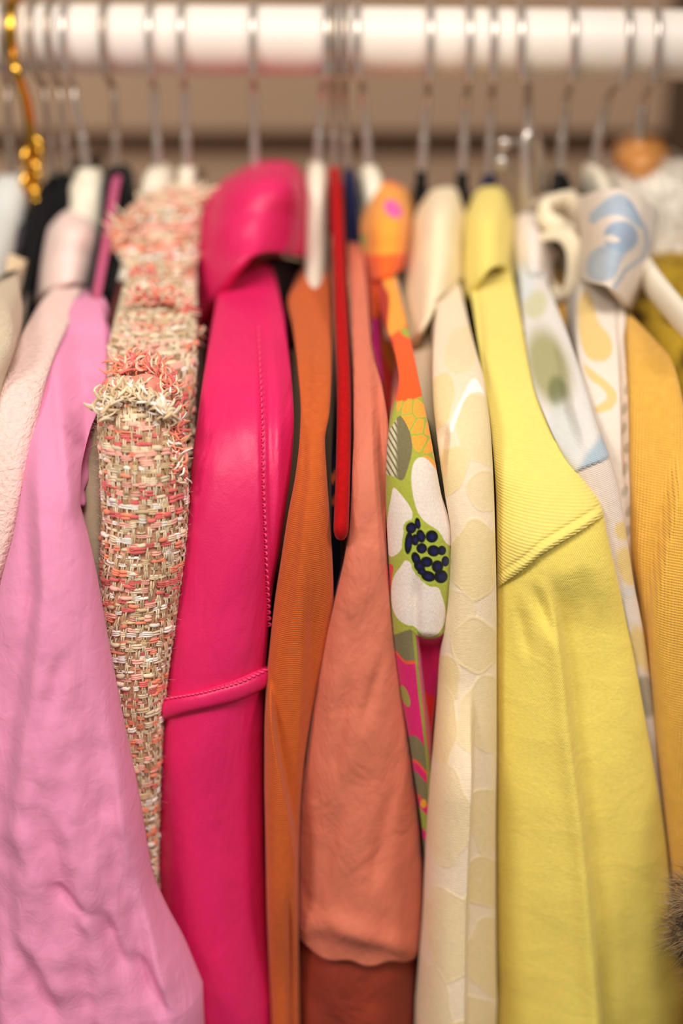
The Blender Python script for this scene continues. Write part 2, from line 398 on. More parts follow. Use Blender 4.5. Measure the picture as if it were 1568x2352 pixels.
# ================================================================ the setting
def struct(o): o['kind'] = 'structure'; return o
struct(box('floor', (-.72, -1.2, -.05), (.62, 1.1, 0), M['floor']))
zl = unproj(784, 306, 1.03)[2]
struct(box('wall_back', (-.72, 1.05, 0), (.62, 1.12, 2.6), M['wall']))
struct(box('trim_1', (-.70, 1.025, zl), (.60, 1.05, zl + .34), M['wall'], bevel=.003))
xs = unproj(1512, 300, 1.04)[0]
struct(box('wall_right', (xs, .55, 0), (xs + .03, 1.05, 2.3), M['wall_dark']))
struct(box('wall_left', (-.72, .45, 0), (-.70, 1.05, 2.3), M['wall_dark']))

# ================================================================ rail
RL, RR = unproj(200, 89, .715), unproj(1500, 103, .703)
dr = (RR - RL) / (RR[0] - RL[0])
RA = RL + dr * (-.70 - RL[0]); RB = RL + dr * (xs - RL[0]); RAD = .0158
def rail_at(x): return RL + dr * (x - RL[0])
g = Geo(); g.add(*tube_geo(np.linspace(RA, RB, 60), RAD, 48, ref=(0, 1, 0)))
tag(g.build('clothes_rail', M['rail']), 'thick white lacquered clothes rail across the top', 'clothes rail')

# ================================================================ hangers
def hook_path(top, bend, bot, necky, zneck):
    """over the rail from behind, down its front, back under it and down the stem"""
    xt = unproj(top, 60, .695)[0]; c = rail_at(xt); R = RAD + .0022
    xb = unproj(bend, 225, RAIL_Y)[0]; xo = unproj(bot, necky, RAIL_Y)[0]
    pts = []
    for a in np.radians(np.linspace(-25, 205, 16)):      # 0 = back, 90 = top, 180 = front
        pts.append((xt, c[1] + R * math.cos(a) , c[2] + .0 + R * math.sin(a)))
    zb = unproj(bend, 225, RAIL_Y)[2]
    pts.append((xt + .35 * (xb - xt), c[1] - R * .82, c[2] - R * .9))
    pts.append((xt + .8 * (xb - xt), c[1] - R * .30, zb + .006))
    pts.append((xb, RAIL_Y - .001, zb - .002))
    pts.append((xb + .5 * (xo - xb), RAIL_Y, (zb + zneck) / 2))
    pts.append((xo, RAIL_Y, zneck - .008))
    return pts, xo
def arm_path(st, drop=.012, Dmin=.54):
    q, xl, xr, D = px_rows(st, 40); out = []
    for a, b, c, d in zip(q, xl, xr, D):
        if d < Dmin or d > .675: continue
        p = unproj((b + c) / 2, a, d); p[1] += .020; p[2] -= drop; out.append(p)
    return out
def hanger(label, top, bend, bot, necky, mat, st=None, arm=None, wx=.006, wz=.008, group='hangers on the rail', wire='chrome', stem_r=.0019, name='clothes_hanger', tipround=False, neckw=1.0, extra=None):
    zn = unproj(bot, necky, RAIL_Y)[2]
    pts, xo = hook_path(top, bend, bot, necky, zn)
    root = thing(name, (xo, RAIL_Y, zn - .07), label, 'hanger', group)
    sp = smooth_path(pts, 6); n = len(sp); rr = np.full(n, stem_r * .88); k = int(n * .83); rr[k:] = stem_r * 1.12
    g = Geo(); g.add(*tube_geo(sp, rr, 10)); g.build('hook', M[wire], root)
    near = [np.array(p) for p in (pxpath(arm) if arm else (arm_path(st) if st else []))]
    p0 = np.array([xo, RAIL_Y, zn - .012])
    if not near: near = [p0 + (0, -.04, -.014), p0 + (0, -.09, -.036)]
    g = Geo()
    nk = smooth_path([(xo, RAIL_Y, zn), (xo, RAIL_Y, zn - .006), (xo, RAIL_Y, zn - .016), (xo, RAIL_Y, zn - .030)], 3)
    m = len(nk); s = np.linspace(0, 1, m)
    g.add(*tube_geo(nk, np.stack([wx * neckw * (.62 + .38 * s), .006 + .014 * s**1.3], 1), 16, flat=.75))
    for side in (1, -1):
        q = [p0] + near
        if side < 0: q = [np.array([p[0] if False else xo + (p[0]-xo)*.0, 2 * RAIL_Y - p[1], p[2]]) for p in q]
        sp = smooth_path(q, 20 if tipround else 6); m = len(sp); s = np.linspace(0, 1, m)
        ww = np.full(m, wx); hh = wz * (1.0 - .25 * s)
        if tipround: k = np.sqrt(np.clip(1 - np.clip((s - .978) / .022, 0, 1)**2, .01, 1)); ww = ww * k; hh = hh * k
        g.add(*tube_geo(sp, np.stack([ww, hh], 1), 16, flat=.8))
    g.build('hanger_body', mat, root)
    return root

# ================================================================ garment outlines: (py, left, right, distance)
ST = {}
ST['oat'] = [(685,-70,-4,.575),(720,-90,16,.555),(800,-110,30,.535),(900,-125,26,.525),(1100,-150,0,.50),(1300,-180,-40,.495)]
ST['black1'] = [(408,112,140,.71),(440,84,136,.70),(500,60,112,.685),(560,45,90,.67),(620,25,70,.655),(700,0,45,.635),(800,-20,30,.62),(1000,-40,10,.60)]
ST['black2'] = [(404,146,174,.71),(440,134,176,.70),(500,108,142,.69),(560,92,130,.68),(640,70,120,.665),(720,44,105,.65),(800,35,90,.635),(1000,10,70,.62)]
ST['palepink'] = [(655,130,192,.64),(700,92,205,.612),(760,56,180,.58),(820,26,150,.556),(900,-4,118,.533),(1000,-24,86,.517),(1100,-36,66,.509),(1200,-48,48,.504),(1300,-66,24,.501),(1400,-100,-6,.50)]
ST['pink'] = [(690,170,228,.615),(720,156,236,.60),(780,132,240,.577),(850,101,242,.553),(930,80,232,.534),(1000,67,204,.52),(1100,52,184,.507),(1180,40,182,.50),(1250,26,200,.495),(1350,0,220,.489),(1450,-20,236,.484),(1550,-35,253,.48),(1700,-60,280,.474),(1900,-80,318,.467),(2000,-90,333,.464),(2080,-95,347,.462),(2150,-100,372,.46),(2250,-105,420,.457),(2352,-110,462,.454)]
ST['maroon'] = [(560,262,300,.665),(640,250,298,.64),(720,240,290,.61),(800,232,275,.588),(950,215,260,.56),(1200,205,250,.545),(1500,210,255,.54)]
ST['beige'] = [(640,288,312,.635),(760,256,292,.588),(860,236,276,.558),(1000,206,252,.533),(1100,193,246,.522),(1200,185,242,.517),(1300,200,240,.514),(1500,222,252,.512),(1800,255,290,.512)]
ST['tweed_up'] = [(444,385,452,.69),(470,325,456,.675),(530,272,452,.658),(590,270,446,.645),(630,296,440,.63),(700,290,441,.606),(760,270,440,.583),(820,250,441,.561),(880,242,440,.548),(960,250,436,.54),(1100,262,432,.535),(1300,270,425,.533)]
ST['tweed'] = [(866,285,380,.541),(890,250,400,.530),(930,224,408,.519),(1000,226,412,.509),(1100,231,420,.502),(1200,235,425,.499),(1300,233,420,.497),(1400,231,406,.496),(1500,234,393,.495),(1600,244,378,.494),(1700,256,369,.494),(1800,270,363,.493),(1900,284,360,.493),(2000,296,358,.492),(2150,306,356,.492),(2352,312,352,.492)]
ST['leather'] = [(585,525,600,.665),(640,506,626,.64),(720,491,646,.602),(800,478,657,.568),(900,462,668,.537),(1000,448,673,.517),(1100,436,668,.507),(1200,426,656,.502),(1300,413,641,.499),(1400,400,624,.497),(1530,384,612,.494),(1640,370,606,.493),(1800,362,604,.491),(2000,356,607,.488),(2200,358,617,.485),(2352,362,630,.482)]
ST['leather_body'] = [(590,450,640,.675),(700,446,650,.645),(800,441,660,.615),(900,436,668,.59),(1000,430,676,.572),(1150,422,672,.56),(1300,415,650,.555),(1450,400,622,.553),(1800,380,610,.552)]
ST['rust'] = [(620,704,744,.662),(648,684,757,.645),(700,660,760,.62),(760,671,761,.592),(850,682,761,.557),(950,690,757,.532),(1020,687,746,.52),(1100,678,750,.511),(1200,660,757,.505),(1300,645,763,.502),(1400,630,766,.50),(1500,619,752,.498),(1600,610,729,.497),(1700,607,709,.496),(1800,607,695,.495),(1900,609,688,.494),(2100,613,685,.492),(2352,623,687,.49)]
ST['navy'] = [(1060,768,800,.545),(1120,762,803,.533),(1250,764,800,.527),(1400,764,792,.523),(1480,758,780,.535),(1560,752,776,.575),(1700,748,772,.59)]
ST['salmon'] = [(562,799,830,.668),(600,799,836,.65),(700,805,845,.61),(800,810,853,.576),(900,812,879,.547),(1000,812,892,.527),(1100,808,890,.515),(1200,804,886,.508),(1300,790,890,.503),(1400,768,896,.50),(1500,746,908,.498),(1600,728,922,.496),(1700,710,936,.494),(1800,695,948,.492),(1900,686,959,.49),(2000,681,967,.488),(2100,680,972,.487),(2170,681,971,.486),(2215,682,965,.486)]
ST['salmon_under'] = [(2130,688,964,.491),(2200,684,962,.49),(2352,686,954,.488)]
ST['print'] = [(632,869,905,.642),(700,872,923,.612),(760,886,938,.588),(820,908,951,.563),(880,916,963,.543),(930,907,973,.531),(1000,893,987,.519),(1080,887,1001,.511),(1150,886,1014,.507),(1250,889,1040,.503),(1350,893,1040,.501),(1430,897,1030,.50),(1500,903,1018,.50),(1600,918,1004,.50),(1700,938,994,.50),(1800,953,990,.50),(1900,968,990,.50),(2000,978,990,.50)]
ST['print_body'] = [(640,850,905,.66),(720,862,925,.63),(800,868,935,.605),(900,876,935,.58),(1000,884,935,.565),(1200,890,960,.555)]
ST['cream'] = [(640,1022,1052,.645),(700,1004,1066,.612),(760,999,1080,.587),(820,995,1096,.563),(880,994,1112,.545),(940,996,1121,.531),(1000,1002,1128,.521),(1080,1012,1133,.512),(1150,1022,1136,.507),(1250,1036,1139,.502),(1350,1032,1141,.499),(1450,1022,1142,.497),(1550,1010,1142,.495),(1650,1003,1142,.493),(1750,995,1142,.491),(1850,986,1141,.489),(1950,980,1140,.487),(2050,975,1140,.485),(2150,971,1140,.483),(2250,963,1141,.481),(2352,955,1143,.479)]
ST['cream_body'] = [(640,930,1050,.668),(720,926,1060,.64),(800,928,1070,.613),(900,935,1075,.588),(1000,985,1080,.565),(1200,1020,1110,.555)]
ST['yellow'] = [(590,1070,1170,.66),(650,1075,1180,.637),(700,1085,1190,.617),(800,1100,1211,.582),(900,1115,1241,.555),(1000,1129,1281,.536),(1100,1138,1331,.519),(1180,1142,1383,.511),(1260,1143,1400,.505),(1400,1143,1431,.50),(1550,1142,1463,.496),(1700,1142,1489,.492),(1900,1141,1523,.488),(2000,1140,1536,.486),(2100,1140,1546,.484),(2200,1141,1562,.482),(2352,1145,1592,.479)]
ST['palefloral'] = [(600,1190,1250,.65),(650,1196,1258,.632),(700,1200,1276,.612),(760,1206,1300,.59),(820,1213,1321,.571),(900,1228,1347,.55),(1000,1255,1378,.532),(1060,1275,1402,.525),(1150,1310,1426,.52),(1250,1340,1442,.517),(1350,1360,1457,.515),(1450,1385,1477,.513),(1550,1405,1491,.512),(1650,1425,1502,.511),(1800,1450,1514,.51),(1950,1475,1532,.509),(2352,1586,1606,.509)]
ST['linen'] = [(640,1332,1412,.64),(700,1326,1436,.615),(760,1325,1443,.593),(850,1330,1451,.568),(950,1340,1455,.55),(1050,1352,1457,.54),(1150,1370,1457,.535),(1250,1390,1453,.531),(1350,1410,1460,.529),(1450,1430,1482,.527),(1600,1450,1500,.526),(1800,1475,1520,.525),(2000,1500,1540,.525),(2352,1604,1620,.525)]
ST['mustard'] = [(735,1440,1460,.605),(780,1440,1502,.585),(830,1443,1543,.569),(950,1448,1575,.547),(1100,1450,1605,.532),(1250,1452,1625,.523),(1400,1471,1645,.516),(1550,1488,1665,.512),(1750,1506,1685,.508),(2000,1529,1705,.505),(2352,1618,1725,.50)]

def edge(name, k):
    st = sorted(ST[name]); return lambda y: float(pchip([q[0] for q in st], [q[k] for q in st], np.array([float(y)]))[0])
def keep_right_of(name, other, m):
    e = edge(other, 2); ST[name] = [(y, min(b - 14, max(a, e(y) - m)), b, d) for y, a, b, d in ST[name]]
def keep_left_of(name, other, m):
    e = edge(other, 1); ST[name] = [(y, a, max(a + 14, min(b, e(y) + m)), d) for y, a, b, d in ST[name]]
keep_right_of('palefloral', 'yellow', 14); keep_right_of('linen', 'palefloral', 10); keep_right_of('mustard', 'linen', 8)
keep_left_of('palepink', 'pink', 12); keep_left_of('oat', 'palepink', 4)

# ---------------------------------------------------------------- left edge
ZS, ZB = CZ - .60, CZ - .72                  # where sleeves and bodies end
hanger('pale grey hanger nearest the left edge', -2, 18, 26, 402, M['grey_plastic'], arm=[(20,450,.70),(0,530,.68),(-45,640,.625)], wx=.0095, wz=.010, wire='dull_steel')
r = thing('knit_top', unproj(-40, 2352, .52), 'oatmeal knit top at the left edge under a pointed cream collar', 'top')
loft('sleeve', ST['oat'], M['oatmeal'], r, zend=ZS, length=.05, dy=16, ncol=20, wrinkle=[(.02,.06,.002,1)]); body(ST['oat'], M['oatmeal'], r, 'oat')
patch('collar', [[(-45,592,.665),(-10,582,.655),(25,588,.65),(58,602,.66)],[(-55,640,.65),(-20,640,.64),(10,630,.635),(44,625,.645)],[(-65,700,.64),(-40,705,.63),(-15,690,.625),(8,668,.635)]], M['creamleather'], r)
patch('neck_lining', [[(10,545,.685),(32,520,.68),(60,512,.69)],[(2,580,.675),(28,565,.665),(58,560,.68)],[(-8,640,.665),(20,630,.66),(40,620,.67)]], M['grey'], r)

# gold chain
r = thing('gold_chain', unproj(75, 480, .70), 'polished gold chain hooked over the left end of the rail', 'chain')
xt = unproj(20, 60, .69)[0]; c = rail_at(xt); R = RAD + .0026
pts = [(xt - .001, c[1] + R*math.cos(a), c[2] + R*math.sin(a)) for a in np.radians(np.linspace(-30, 200, 14))]
pts += [unproj(38,165,.692), unproj(58,225,.697), unproj(68,285,.70), unproj(74,340,.70)]
g = Geo(); g.add(*tube_geo(smooth_path(pts, 5), .0026, 10)); g.build('hook', M['gold'], r)
g = Geo()
for i, (x, y) in enumerate([(78,338),(72,366),(74,394),(70,424),(70,452),(68,478)]):
    cc = unproj(x, y, .70); a = np.linspace(0, 2*math.pi, 17)
    tw = .9 if i % 2 else -.7
    ring = np.stack([cc[0] + .0046*np.cos(a)*math.cos(tw), cc[1] + .0046*np.cos(a)*math.sin(tw), cc[2] + .0052*np.sin(a)], 1)
    g = Geo(); g.add(*tube_geo(ring, .0017, 8, ref=(.3, .2, 1))); g.build('link', M['gold'], r)

# black garments
hanger('black velvet hanger second in from the gold chain, holding a black top', 104, 140, 156, 398, M['black_velvet'], st=ST['black2'], wx=.0035, wire='dull_steel')
hanger('black velvet hanger next to the gold chain', 62, 105, 124, 402, M['black_velvet'], st=ST['black1'], wx=.0035, wire='dull_steel')
r = thing('black_top', unproj(20, 1400, .56), 'black top beside the gold chain, the farther left of two', 'top', 'black tops on the left')
loft('shoulder', ST['black1'], M['black'], r, zend=ZS, dy=16, ncol=20, wrinkle=[(.015,.06,.002,3)]); body(ST['black1'], M['black'], r, 'black1')
r = thing('black_top', unproj(60, 1400, .57), 'black top touching the pale pink shirt collar', 'top', 'black tops on the left')
loft('shoulder', ST['black2'], M['black'], r, zend=ZS, dy=16, ncol=20, wrinkle=[(.015,.06,.002,4)]); body(ST['black2'], M['black'], r, 'black2')

# pale pink shirt
hanger('ivory hanger inside the pale pink shirt collar', 140, 172, 203, 388, M['white_plastic'], arm=[(202,440,.705),(200,500,.70),(184,600,.692),(160,720,.66),(140,800,.63)], wx=.0088, wz=.009)
r = thing('shirt', unproj(0, 1500, .52), 'pale pink textured shirt with a plain turned collar', 'shirt')
loft('sleeve', ST['palepink'], M['palepink'], r, zend=ZS, dy=9, ncol=36, wrinkle=[(.02,.08,.003,2)])
body(ST['palepink'], M['palepink'], r, 'palepink')
patch('collar', [[(124,502,.71),(150,488,.70),(180,490,.70),(206,502,.71),(224,524,.725)],[(112,540,.68),(140,528,.66),(175,528,.655),(208,536,.665),(229,552,.69)],[(98,612,.67),(125,595,.65),(165,590,.645),(200,600,.655),(224,618,.68)],[(86,702,.655),(112,670,.64),(155,652,.634),(188,657,.645),(206,690,.67)]], M['palepink_plain'], r)

# pink shirt
hanger('black velvet hanger with the pink strap looped over it', 232, 262, 268, 386, M['black_velvet'], arm=[(268,430,.70),(262,500,.69),(250,600,.66),(236,700,.63)], wx=.0068, wz=.010, wire='dull_steel')
r = thing('blouse', unproj(150, 2352, .47), 'bubblegum pink cotton blouse flaring at the bottom left', 'blouse')
cre = vline([(95,1000),(100,1200),(106,1330),(78,1600),(46,1800),(25,2100),(10,2352)])
val1 = vline([(130,850),(150,1000),(180,1150),(200,1250)])
cr2 = vline([(175,1400),(215,1650),(262,1900),(318,2150),(345,2352)])
cr3 = vline([(60,1700),(130,1950),(190,2200),(215,2352)])
cr4 = vline([(150,1900),(110,2100),(75,2352)])
def rel_pink(px, py):
    d = px - cre(py)
    o = .008 * sstep(-45, 6, d) * within(py, 1010, 2700, 140)
    d1 = px - val1(py); o = o - .012 * sstep(0, 45, d1) * within(py, 760, 1190, 50) + .003*np.exp(-(d1/18)**2) * within(py, 800, 1200, 60)
    d2 = px - cr2(py); o = o - .0035 * np.exp(-(d2 / 24)**2) * within(py, 1650, 2600, 200) + .003 * np.exp(-((d2 - 50) / 26)**2) * within(py, 1600, 2600, 180)
    d3 = px - cr3(py); o = o - .003 * np.exp(-(d3 / 30)**2) * within(py, 1850, 2600, 120)
    for (a, b, c_, d_, w, k) in [(120,2010,200,2080,20,.005),(230,2060,300,2250,22,.004),(60,2150,130,2330,20,.004),(150,1480,120,1640,20,.002),(200,1750,245,1900,16,.002),(30,1900,20,2200,20,.003),(320,2180,400,2345,22,.005),(90,1300,60,1450,14,.0015)]:
        L_ = vline([(a,b),(c_,d_)]); o = o - k * np.exp(-((px - L_(py)) / w)**2) * within(py, b + 20, d_ - 20, 45)
    return o
sl = loft('sleeve', ST['pink'], M['pink'], r, zend=ZS, dy=5, ncol=90, rk=.6, rmax=.026, n=2.2, relief=rel_pink, length=.034, wweight=lambda y: .3 + .7 * sstep(1350, 2050, y), wrinkle=[(.03,.10,.004,5),(.009,.030,.0024,6),(.012,.010,.0012,7),(.004,.008,.0006,9)])
body([(y, a, min(b, 250 if y > 1200 else b), d) for y, a, b, d in ST['pink']], M['pink'], r, 'pink')
g = Geo(); sp = smooth_path(pxpath([(292,430,.715),(280,402,.703),(270,404,.695),(262,440,.683),(250,520,.663),(236,600,.642),(222,680,.622),(212,740,.60)]), 6)
g.add(*tube_geo(sp, (.0023, .0009), 10)); g.build('strap', M['pink_satin'], r)
# gathered shoulder edge: a little ruffle
g = Geo(); e = []
for t in np.linspace(0, 1, 60):
    y = 690 + 470 * t; e.append(unproj(pchip([690,780,850,930,1000,1100,1160],[230,240,242,232,205,186,182], np.array([y]))[0] - 4 + 4*math.sin(t*46) + 2*math.sin(t*17), y, pchip([690,780,850,930,1000,1160],[.617,.587,.563,.545,.531,.512], np.array([y]))[0] + .004))
g.add(*tube_geo(np.array(e), (.0030, .0016), 8)); g.build('gathered_edge', M['pink'], r)

# maroon slip
r = thing('slip_dress', unproj(250, 1600, .56), 'dark maroon satin slip glimpsed between the pink blouse and the tweed', 'dress')
loft('shoulder', ST['maroon'], M['maroon'], r, zend=ZB, dy=16, ncol=20, backto=lambda D: 2*(RAIL_Y-D), lane=LANE['maroon'], taper=.9)

# beige coat
hanger('ivory hanger in front of the tweed collar, the left of that pair', 340, 355, 364, 394, M['white_plastic'], arm=[(362,430,.70),(352,480,.69),(330,560,.67),(305,660,.64)], wx=.0072, wz=.010)
r = thing('coat', unproj(230, 1900, .52), 'plain beige coat showing as a narrow strip left of the tweed sleeve', 'coat')
loft('sleeve', ST['beige'], M['beige'], r, zend=ZS, dy=10, ncol=24, n=2.0); body(ST['beige'], M['beige'], r, 'beige')

# ---------------------------------------------------------------- tweed jacket
hanger('ivory hanger inside the tweed jacket, beside the magenta collar', 413, 425, 430, 384, M['white_plastic'], st=ST['tweed_up'], wx=.0065, wz=.008)
r = thing('tweed_jacket', unproj(320, 2352, .50), 'frayed tweed jacket in coral, cream and beige yarns', 'jacket')
up = loft('shoulder', ST['tweed_up'], M['tweed_base'], r, zend=None, dy=8, ncol=40, length=.07, wrinkle=[(.012,.014,.004,11)])
tw = loft('sleeve', ST['tweed'], M['tweed_base'], r, zend=ZS, dy=8, ncol=40, n=2.2, arch=None)
body(ST['tweed_up'], M['tweed_base'], r, 'tweed')
PAL = {'white': (250,240,230), 'cream': (238,218,186), 'beige': (222,192,150), 'coral': (248,146,112), 'rose': (230,112,108), 'pink': (250,184,166), 'tan': (192,154,112)}
def sampler(Lf):
    """(arc metres from the nose, rows) -> point, normal"""
    mid = (Lf.i0 + Lf.i1) // 2; V = Lf.V[:, mid]
    def f(u, v):
        r_ = np.interp(-v, -V, np.arange(len(V))); r0 = min(int(r_), len(V) - 2); t = r_ - r0
        out = []
        for A in (Lf.P, Lf.N):
            q = []
            for rr in (r0, r0 + 1):
                q.append([np.interp(u, Lf.U[rr, :Lf.i1 + 3], A[rr, :Lf.i1 + 3, k]) for k in range(3)])
            out.append(np.array(q[0]) * (1 - t) + np.array(q[1]) * t)
        return out[0], out[1] / (np.linalg.norm(out[1]) + 1e-9)
    return f, V
def yarns(Lf, name, pitch_u, pitch_v, wr, parent, vmax=.30, seed=1, mix=None, bulge=1.0, half=1.25):
    R = random.Random(seed); f, V = sampler(Lf); g = Geo()
    hi = min(vmax, -V[-1] - .002); names = list(mix); wts = [mix[k] for k in names]
    v = -.001; j = 0; prev = {}
    while -v < hi:
        thick = R.choice([.7, .85, 1.0, 1.0, 1.25]); v -= pitch_v * (.6 + .4 * thick); j += 1
        row = int(np.interp(-v, -V, np.arange(len(V)))); um = min(abs(Lf.U[row, Lf.i0]), Lf.U[row, Lf.i1 - 1]) * half
        rc = R.choices(names, wts)[0]; rc2 = R.choices(names, wts)[0]; rc3 = R.choice(['beige', 'pink', 'cream'])
        nu = int(um / pitch_u) + 1; cur = {}
        for i in range(-nu, nu + 1):
            u = (i + R.uniform(-.22, .22)) * pitch_u + .0009 * math.sin(v * 90 + i)
            over_ = R.random() < (.25 if prev.get(i) else .72); cur[i] = over_
            if over_:                                      # weft float on top
                ln = pitch_u * R.choice([.45, .6, .7, .85, 1.15]); q = R.random()
                col = lin(PAL[rc if q < .55 else rc2 if q < .8 else rc3]) * R.uniform(.78, 1.1)
                w = wr * thick * R.uniform(.75, 1.15); k = R.choice([1, 2, 3, 3]); slant = R.uniform(-.35, .35) * w
                for s in range(k):
                    dv = (s - (k - 1) / 2) * w * (1.1 if k == 2 else .75); pts = []; e_ = R.uniform(.85, 1.1)
                    for t in np.linspace(-1, 1, 6):
                        p, nn = f(u + t * ln * e_, v + dv + slant * t + R.uniform(-.12, .12) * w)
                        pts.append(p + nn * (w * bulge * (1.05 * (1 - t**4) - .3)))
                    rad = np.array([.5, .9, 1, 1, .9, .5]) * w / (1, 1.5, 2.0)[k - 1]
                    vv, ff = tube_geo(pts, rad, 6, ref=(0, 0, 1)); g.add(vv, ff, col * R.uniform(.92, 1.05))
            else:                                          # warp on top: thin plied strands
                col = lin(PAL[R.choice(['cream', 'cream', 'beige', 'tan'])]) * R.uniform(.7, 1.05); k = R.choice([1, 2, 2]); ln = pitch_v * R.uniform(.8, 1.5)
                for s in range(k):
                    w = wr * .42 * R.uniform(.8, 1.2); pts = []; sl_ = R.uniform(-.5, .5) * w
                    for t in np.linspace(-1, 1, 5):
                        p, nn = f(u + (s - (k - 1) / 2) * w * 2.2 + sl_ * t, v + t * ln)
                        pts.append(p + nn * (wr * bulge * (1.0 * (1 - t**2) + .02)))
                    vv, ff = tube_geo(pts, w, 5, ref=(1, 0, 0)); g.add(vv, ff, col)
        prev = cur
    o = g.build(name, M['yarn'], parent); o['kind'] = 'stuff'; return o
MIX = {'white': .16, 'cream': .15, 'beige': .13, 'coral': .19, 'rose': .19, 'pink': .18}
yarns(tw, 'woven_yarns', .0025, .00165, .00086, tw.ob, vmax=.40, seed=3, mix=MIX)
yarns(up, 'woven_yarns', .0036, .0024, .0012, up.ob, vmax=.36, seed=5, mix={'pink': .3, 'cream': .3, 'coral': .15, 'white': .15, 'rose': .06, 'beige': .04}, half=1.5)
# frayed edges: loops and loose ends round the shoulder seam and down the collar edges
fR = random.Random(9)
def fray(pts, n, size, rad, parent, names, D0, name='frayed_edge'):
    P = smooth_path([(a, b, 0) for a, b in pts], 20); g = Geo()
    for i in range(int(n * 3.2)):
        q = P[fR.randrange(len(P))]; x, y = q[0] + fR.gauss(0, 8), q[1] + fR.gauss(0, 8)
        p = unproj(x, y, D0(y) - .001); k = [p]; an = fR.uniform(-.9, .9) + (math.pi if fR.random() < .5 else 0); cv = fR.uniform(-.55, .55); el = fR.uniform(-.1, .5)
        for t in range(6):
            an += cv + fR.uniform(-.25, .25); st_ = size * fR.uniform(.28, .42); el -= .22
            p = p + np.array([math.cos(an) * st_, -el * st_, math.sin(an) * st_ * .8]); k.append(p)
        w = rad * fR.uniform(.3, .68); sp_ = smooth_path(k, 2); tt = np.linspace(0, 1, len(sp_))
        vv, ff = tube_geo(sp_, w * (.35 + .65 * np.sin(np.pi * np.clip(tt, .04, .96))**.6), 5, ref=(0, 1, 0)); g.add(vv, ff, lin(PAL[fR.choice(names)]) * fR.uniform(.85, 1.1))
    o = g.build(name, M['yarn'], parent); o['kind'] = 'stuff'; return o
dsl = lambda y: float(pchip([800,866,890,930,1000,1100],[.552,.541,.529,.517,.507,.50], np.array([float(y)]))[0])
fray([(262,852),(290,836),(330,834),(370,862),(392,900)], 60, .0028, .0010, r, ['coral','pink','coral','cream','rose'], lambda y: dsl(y) - .002)
fray([(232,958),(245,915),(275,902),(320,905),(360,925),(388,950)], 75, .0026, .0011, r, ['cream','beige','beige','cream','white'], lambda y: dsl(y) - .004)
fray([(392,905),(400,960),(404,1020),(410,1090)], 45, .0024, .0009, r, ['white','cream','tan','coral','rose'], lambda y: dsl(y) + .006)
fray([(290,500),(268,545),(272,590),(262,640)], 40, .0036, .0013, r, ['pink','cream','coral'], lambda y: .655)
fray([(325,470),(390,450),(440,452),(470,448)], 40, .0034, .0013, r, ['cream','pink','cream'], lambda y: .68)
fray([(300,690),(350,672),(400,690),(432,740),(440,800)], 45, .0030, .0012, r, ['pink','coral','cream','rose'], lambda y: .60)
patch('seam_lining', [[(300,868,.534),(340,860,.529),(380,880,.533)],[(298,890,.530),(340,884,.524),(390,905,.531)],[(305,918,.527),(345,918,.521),(392,935,.529)]], M['salmon_lining'], r, thick=.001)
g = Geo(); f_, V_ = sampler(tw)                                # fuzz standing off the sleeve
for i in range(2600):
    v = -fR.uniform(.005, .30); row = int(np.interp(-v, -V_, np.arange(len(V_)))); u = tw.U[row, tw.i0]*1.1 + (tw.U[row, tw.i1-1] - tw.U[row, tw.i0]*1.1) * fR.random()**2.2
    p, nn = f_(u, v); d = np.array([fR.gauss(0, 1), fR.gauss(0, .4), fR.gauss(0, 1)]); ln = fR.uniform(.0012, .0032)
    q = [p + nn * .001, p + (nn * .7 + d * .35) * ln * .6, p + (nn * .8 + d * .8) * ln]
    vv, ff = tube_geo(q, .000022, 3, ref=(0, 0, 1)); g.add(vv, ff, lin((236,200,180)))
o = g.build('fuzz', M['yarn'], tw.ob); o['kind'] = 'stuff'

# ---------------------------------------------------------------- magenta leather jacket
hanger('hanger hidden in the magenta leather jacket, only its hook showing', 580, 583, 585, 400, M['white_plastic'], st=ST['leather'], wx=.006)
r = thing('leather_jacket', unproj(490, 2352, .50), 'magenta leather jacket with a stitched band on the sleeve', 'jacket')
sm = vline([(585,640),(594,760),(597,850),(601,1000),(602,1100),(608,1250),(614,1400),(618,1470)])
hl = vline([(600,650),(622,760),(640,900),(640,1100),(632,1250),(622,1400)])
def rel_leather(px, py):
    k = within(py, 690, 1440, 40); d = px - sm(py)
    o = -.0022 * np.exp(-((d) / 5)**2) * k - .004 * sstep(0, 18, d) * k
    o = o + .0045 * np.exp(-((px - hl(py)) / 16)**2) * within(py, 720, 1330, 70)
    o = o - .003 * sstep(600, 612, px) * within(py, 1660, 1740, 40)
    return o
lj = loft('sleeve', ST['leather'], M['leather'], r, zend=ZS, dy=5, ncol=80, rk=1.0, rmax=.03, n=2.05, relief=rel_leather, wrinkle=[(.03,.08,.0022,21),(.014,.05,.0008,22)])
loft('body', ST['leather_body'], M['leather'], r, zend=ZB, dy=14, ncol=30, backto=lambda D: 2*(RAIL_Y-D), lane=LANE['leather'], taper=.9, inset=.02, wrinkle=[(.03,.1,.003,23)])
patch('lining', [[(590,600,.66),(640,594,.668),(690,600,.69)],[(600,680,.655),(650,680,.66),(695,690,.68)],[(610,800,.64),(655,800,.645),(690,800,.66)]], M['lining'], r)  # dark sheet added below the collar so the gap reads as deep shade
patch('collar', [[(556,398,.735),(590,383,.72),(630,377,.715),(665,381,.72),(690,402,.735)],[(500,440,.69),(545,428,.665),(610,422,.655),(665,430,.665),(697,455,.70)],[(462,525,.68),(515,507,.65),(590,500,.64),(655,505,.655),(698,532,.69)],[(448,615,.675),(495,585,.643),(575,553,.632),(645,552,.648),(697,572,.685)],[(450,770,.655),(492,698,.634),(556,606,.622),(628,578,.64),(694,590,.68)]], M['leather'], r, thick=.004, sub=10, wrinkle=[(.025,.02,.003,25)])
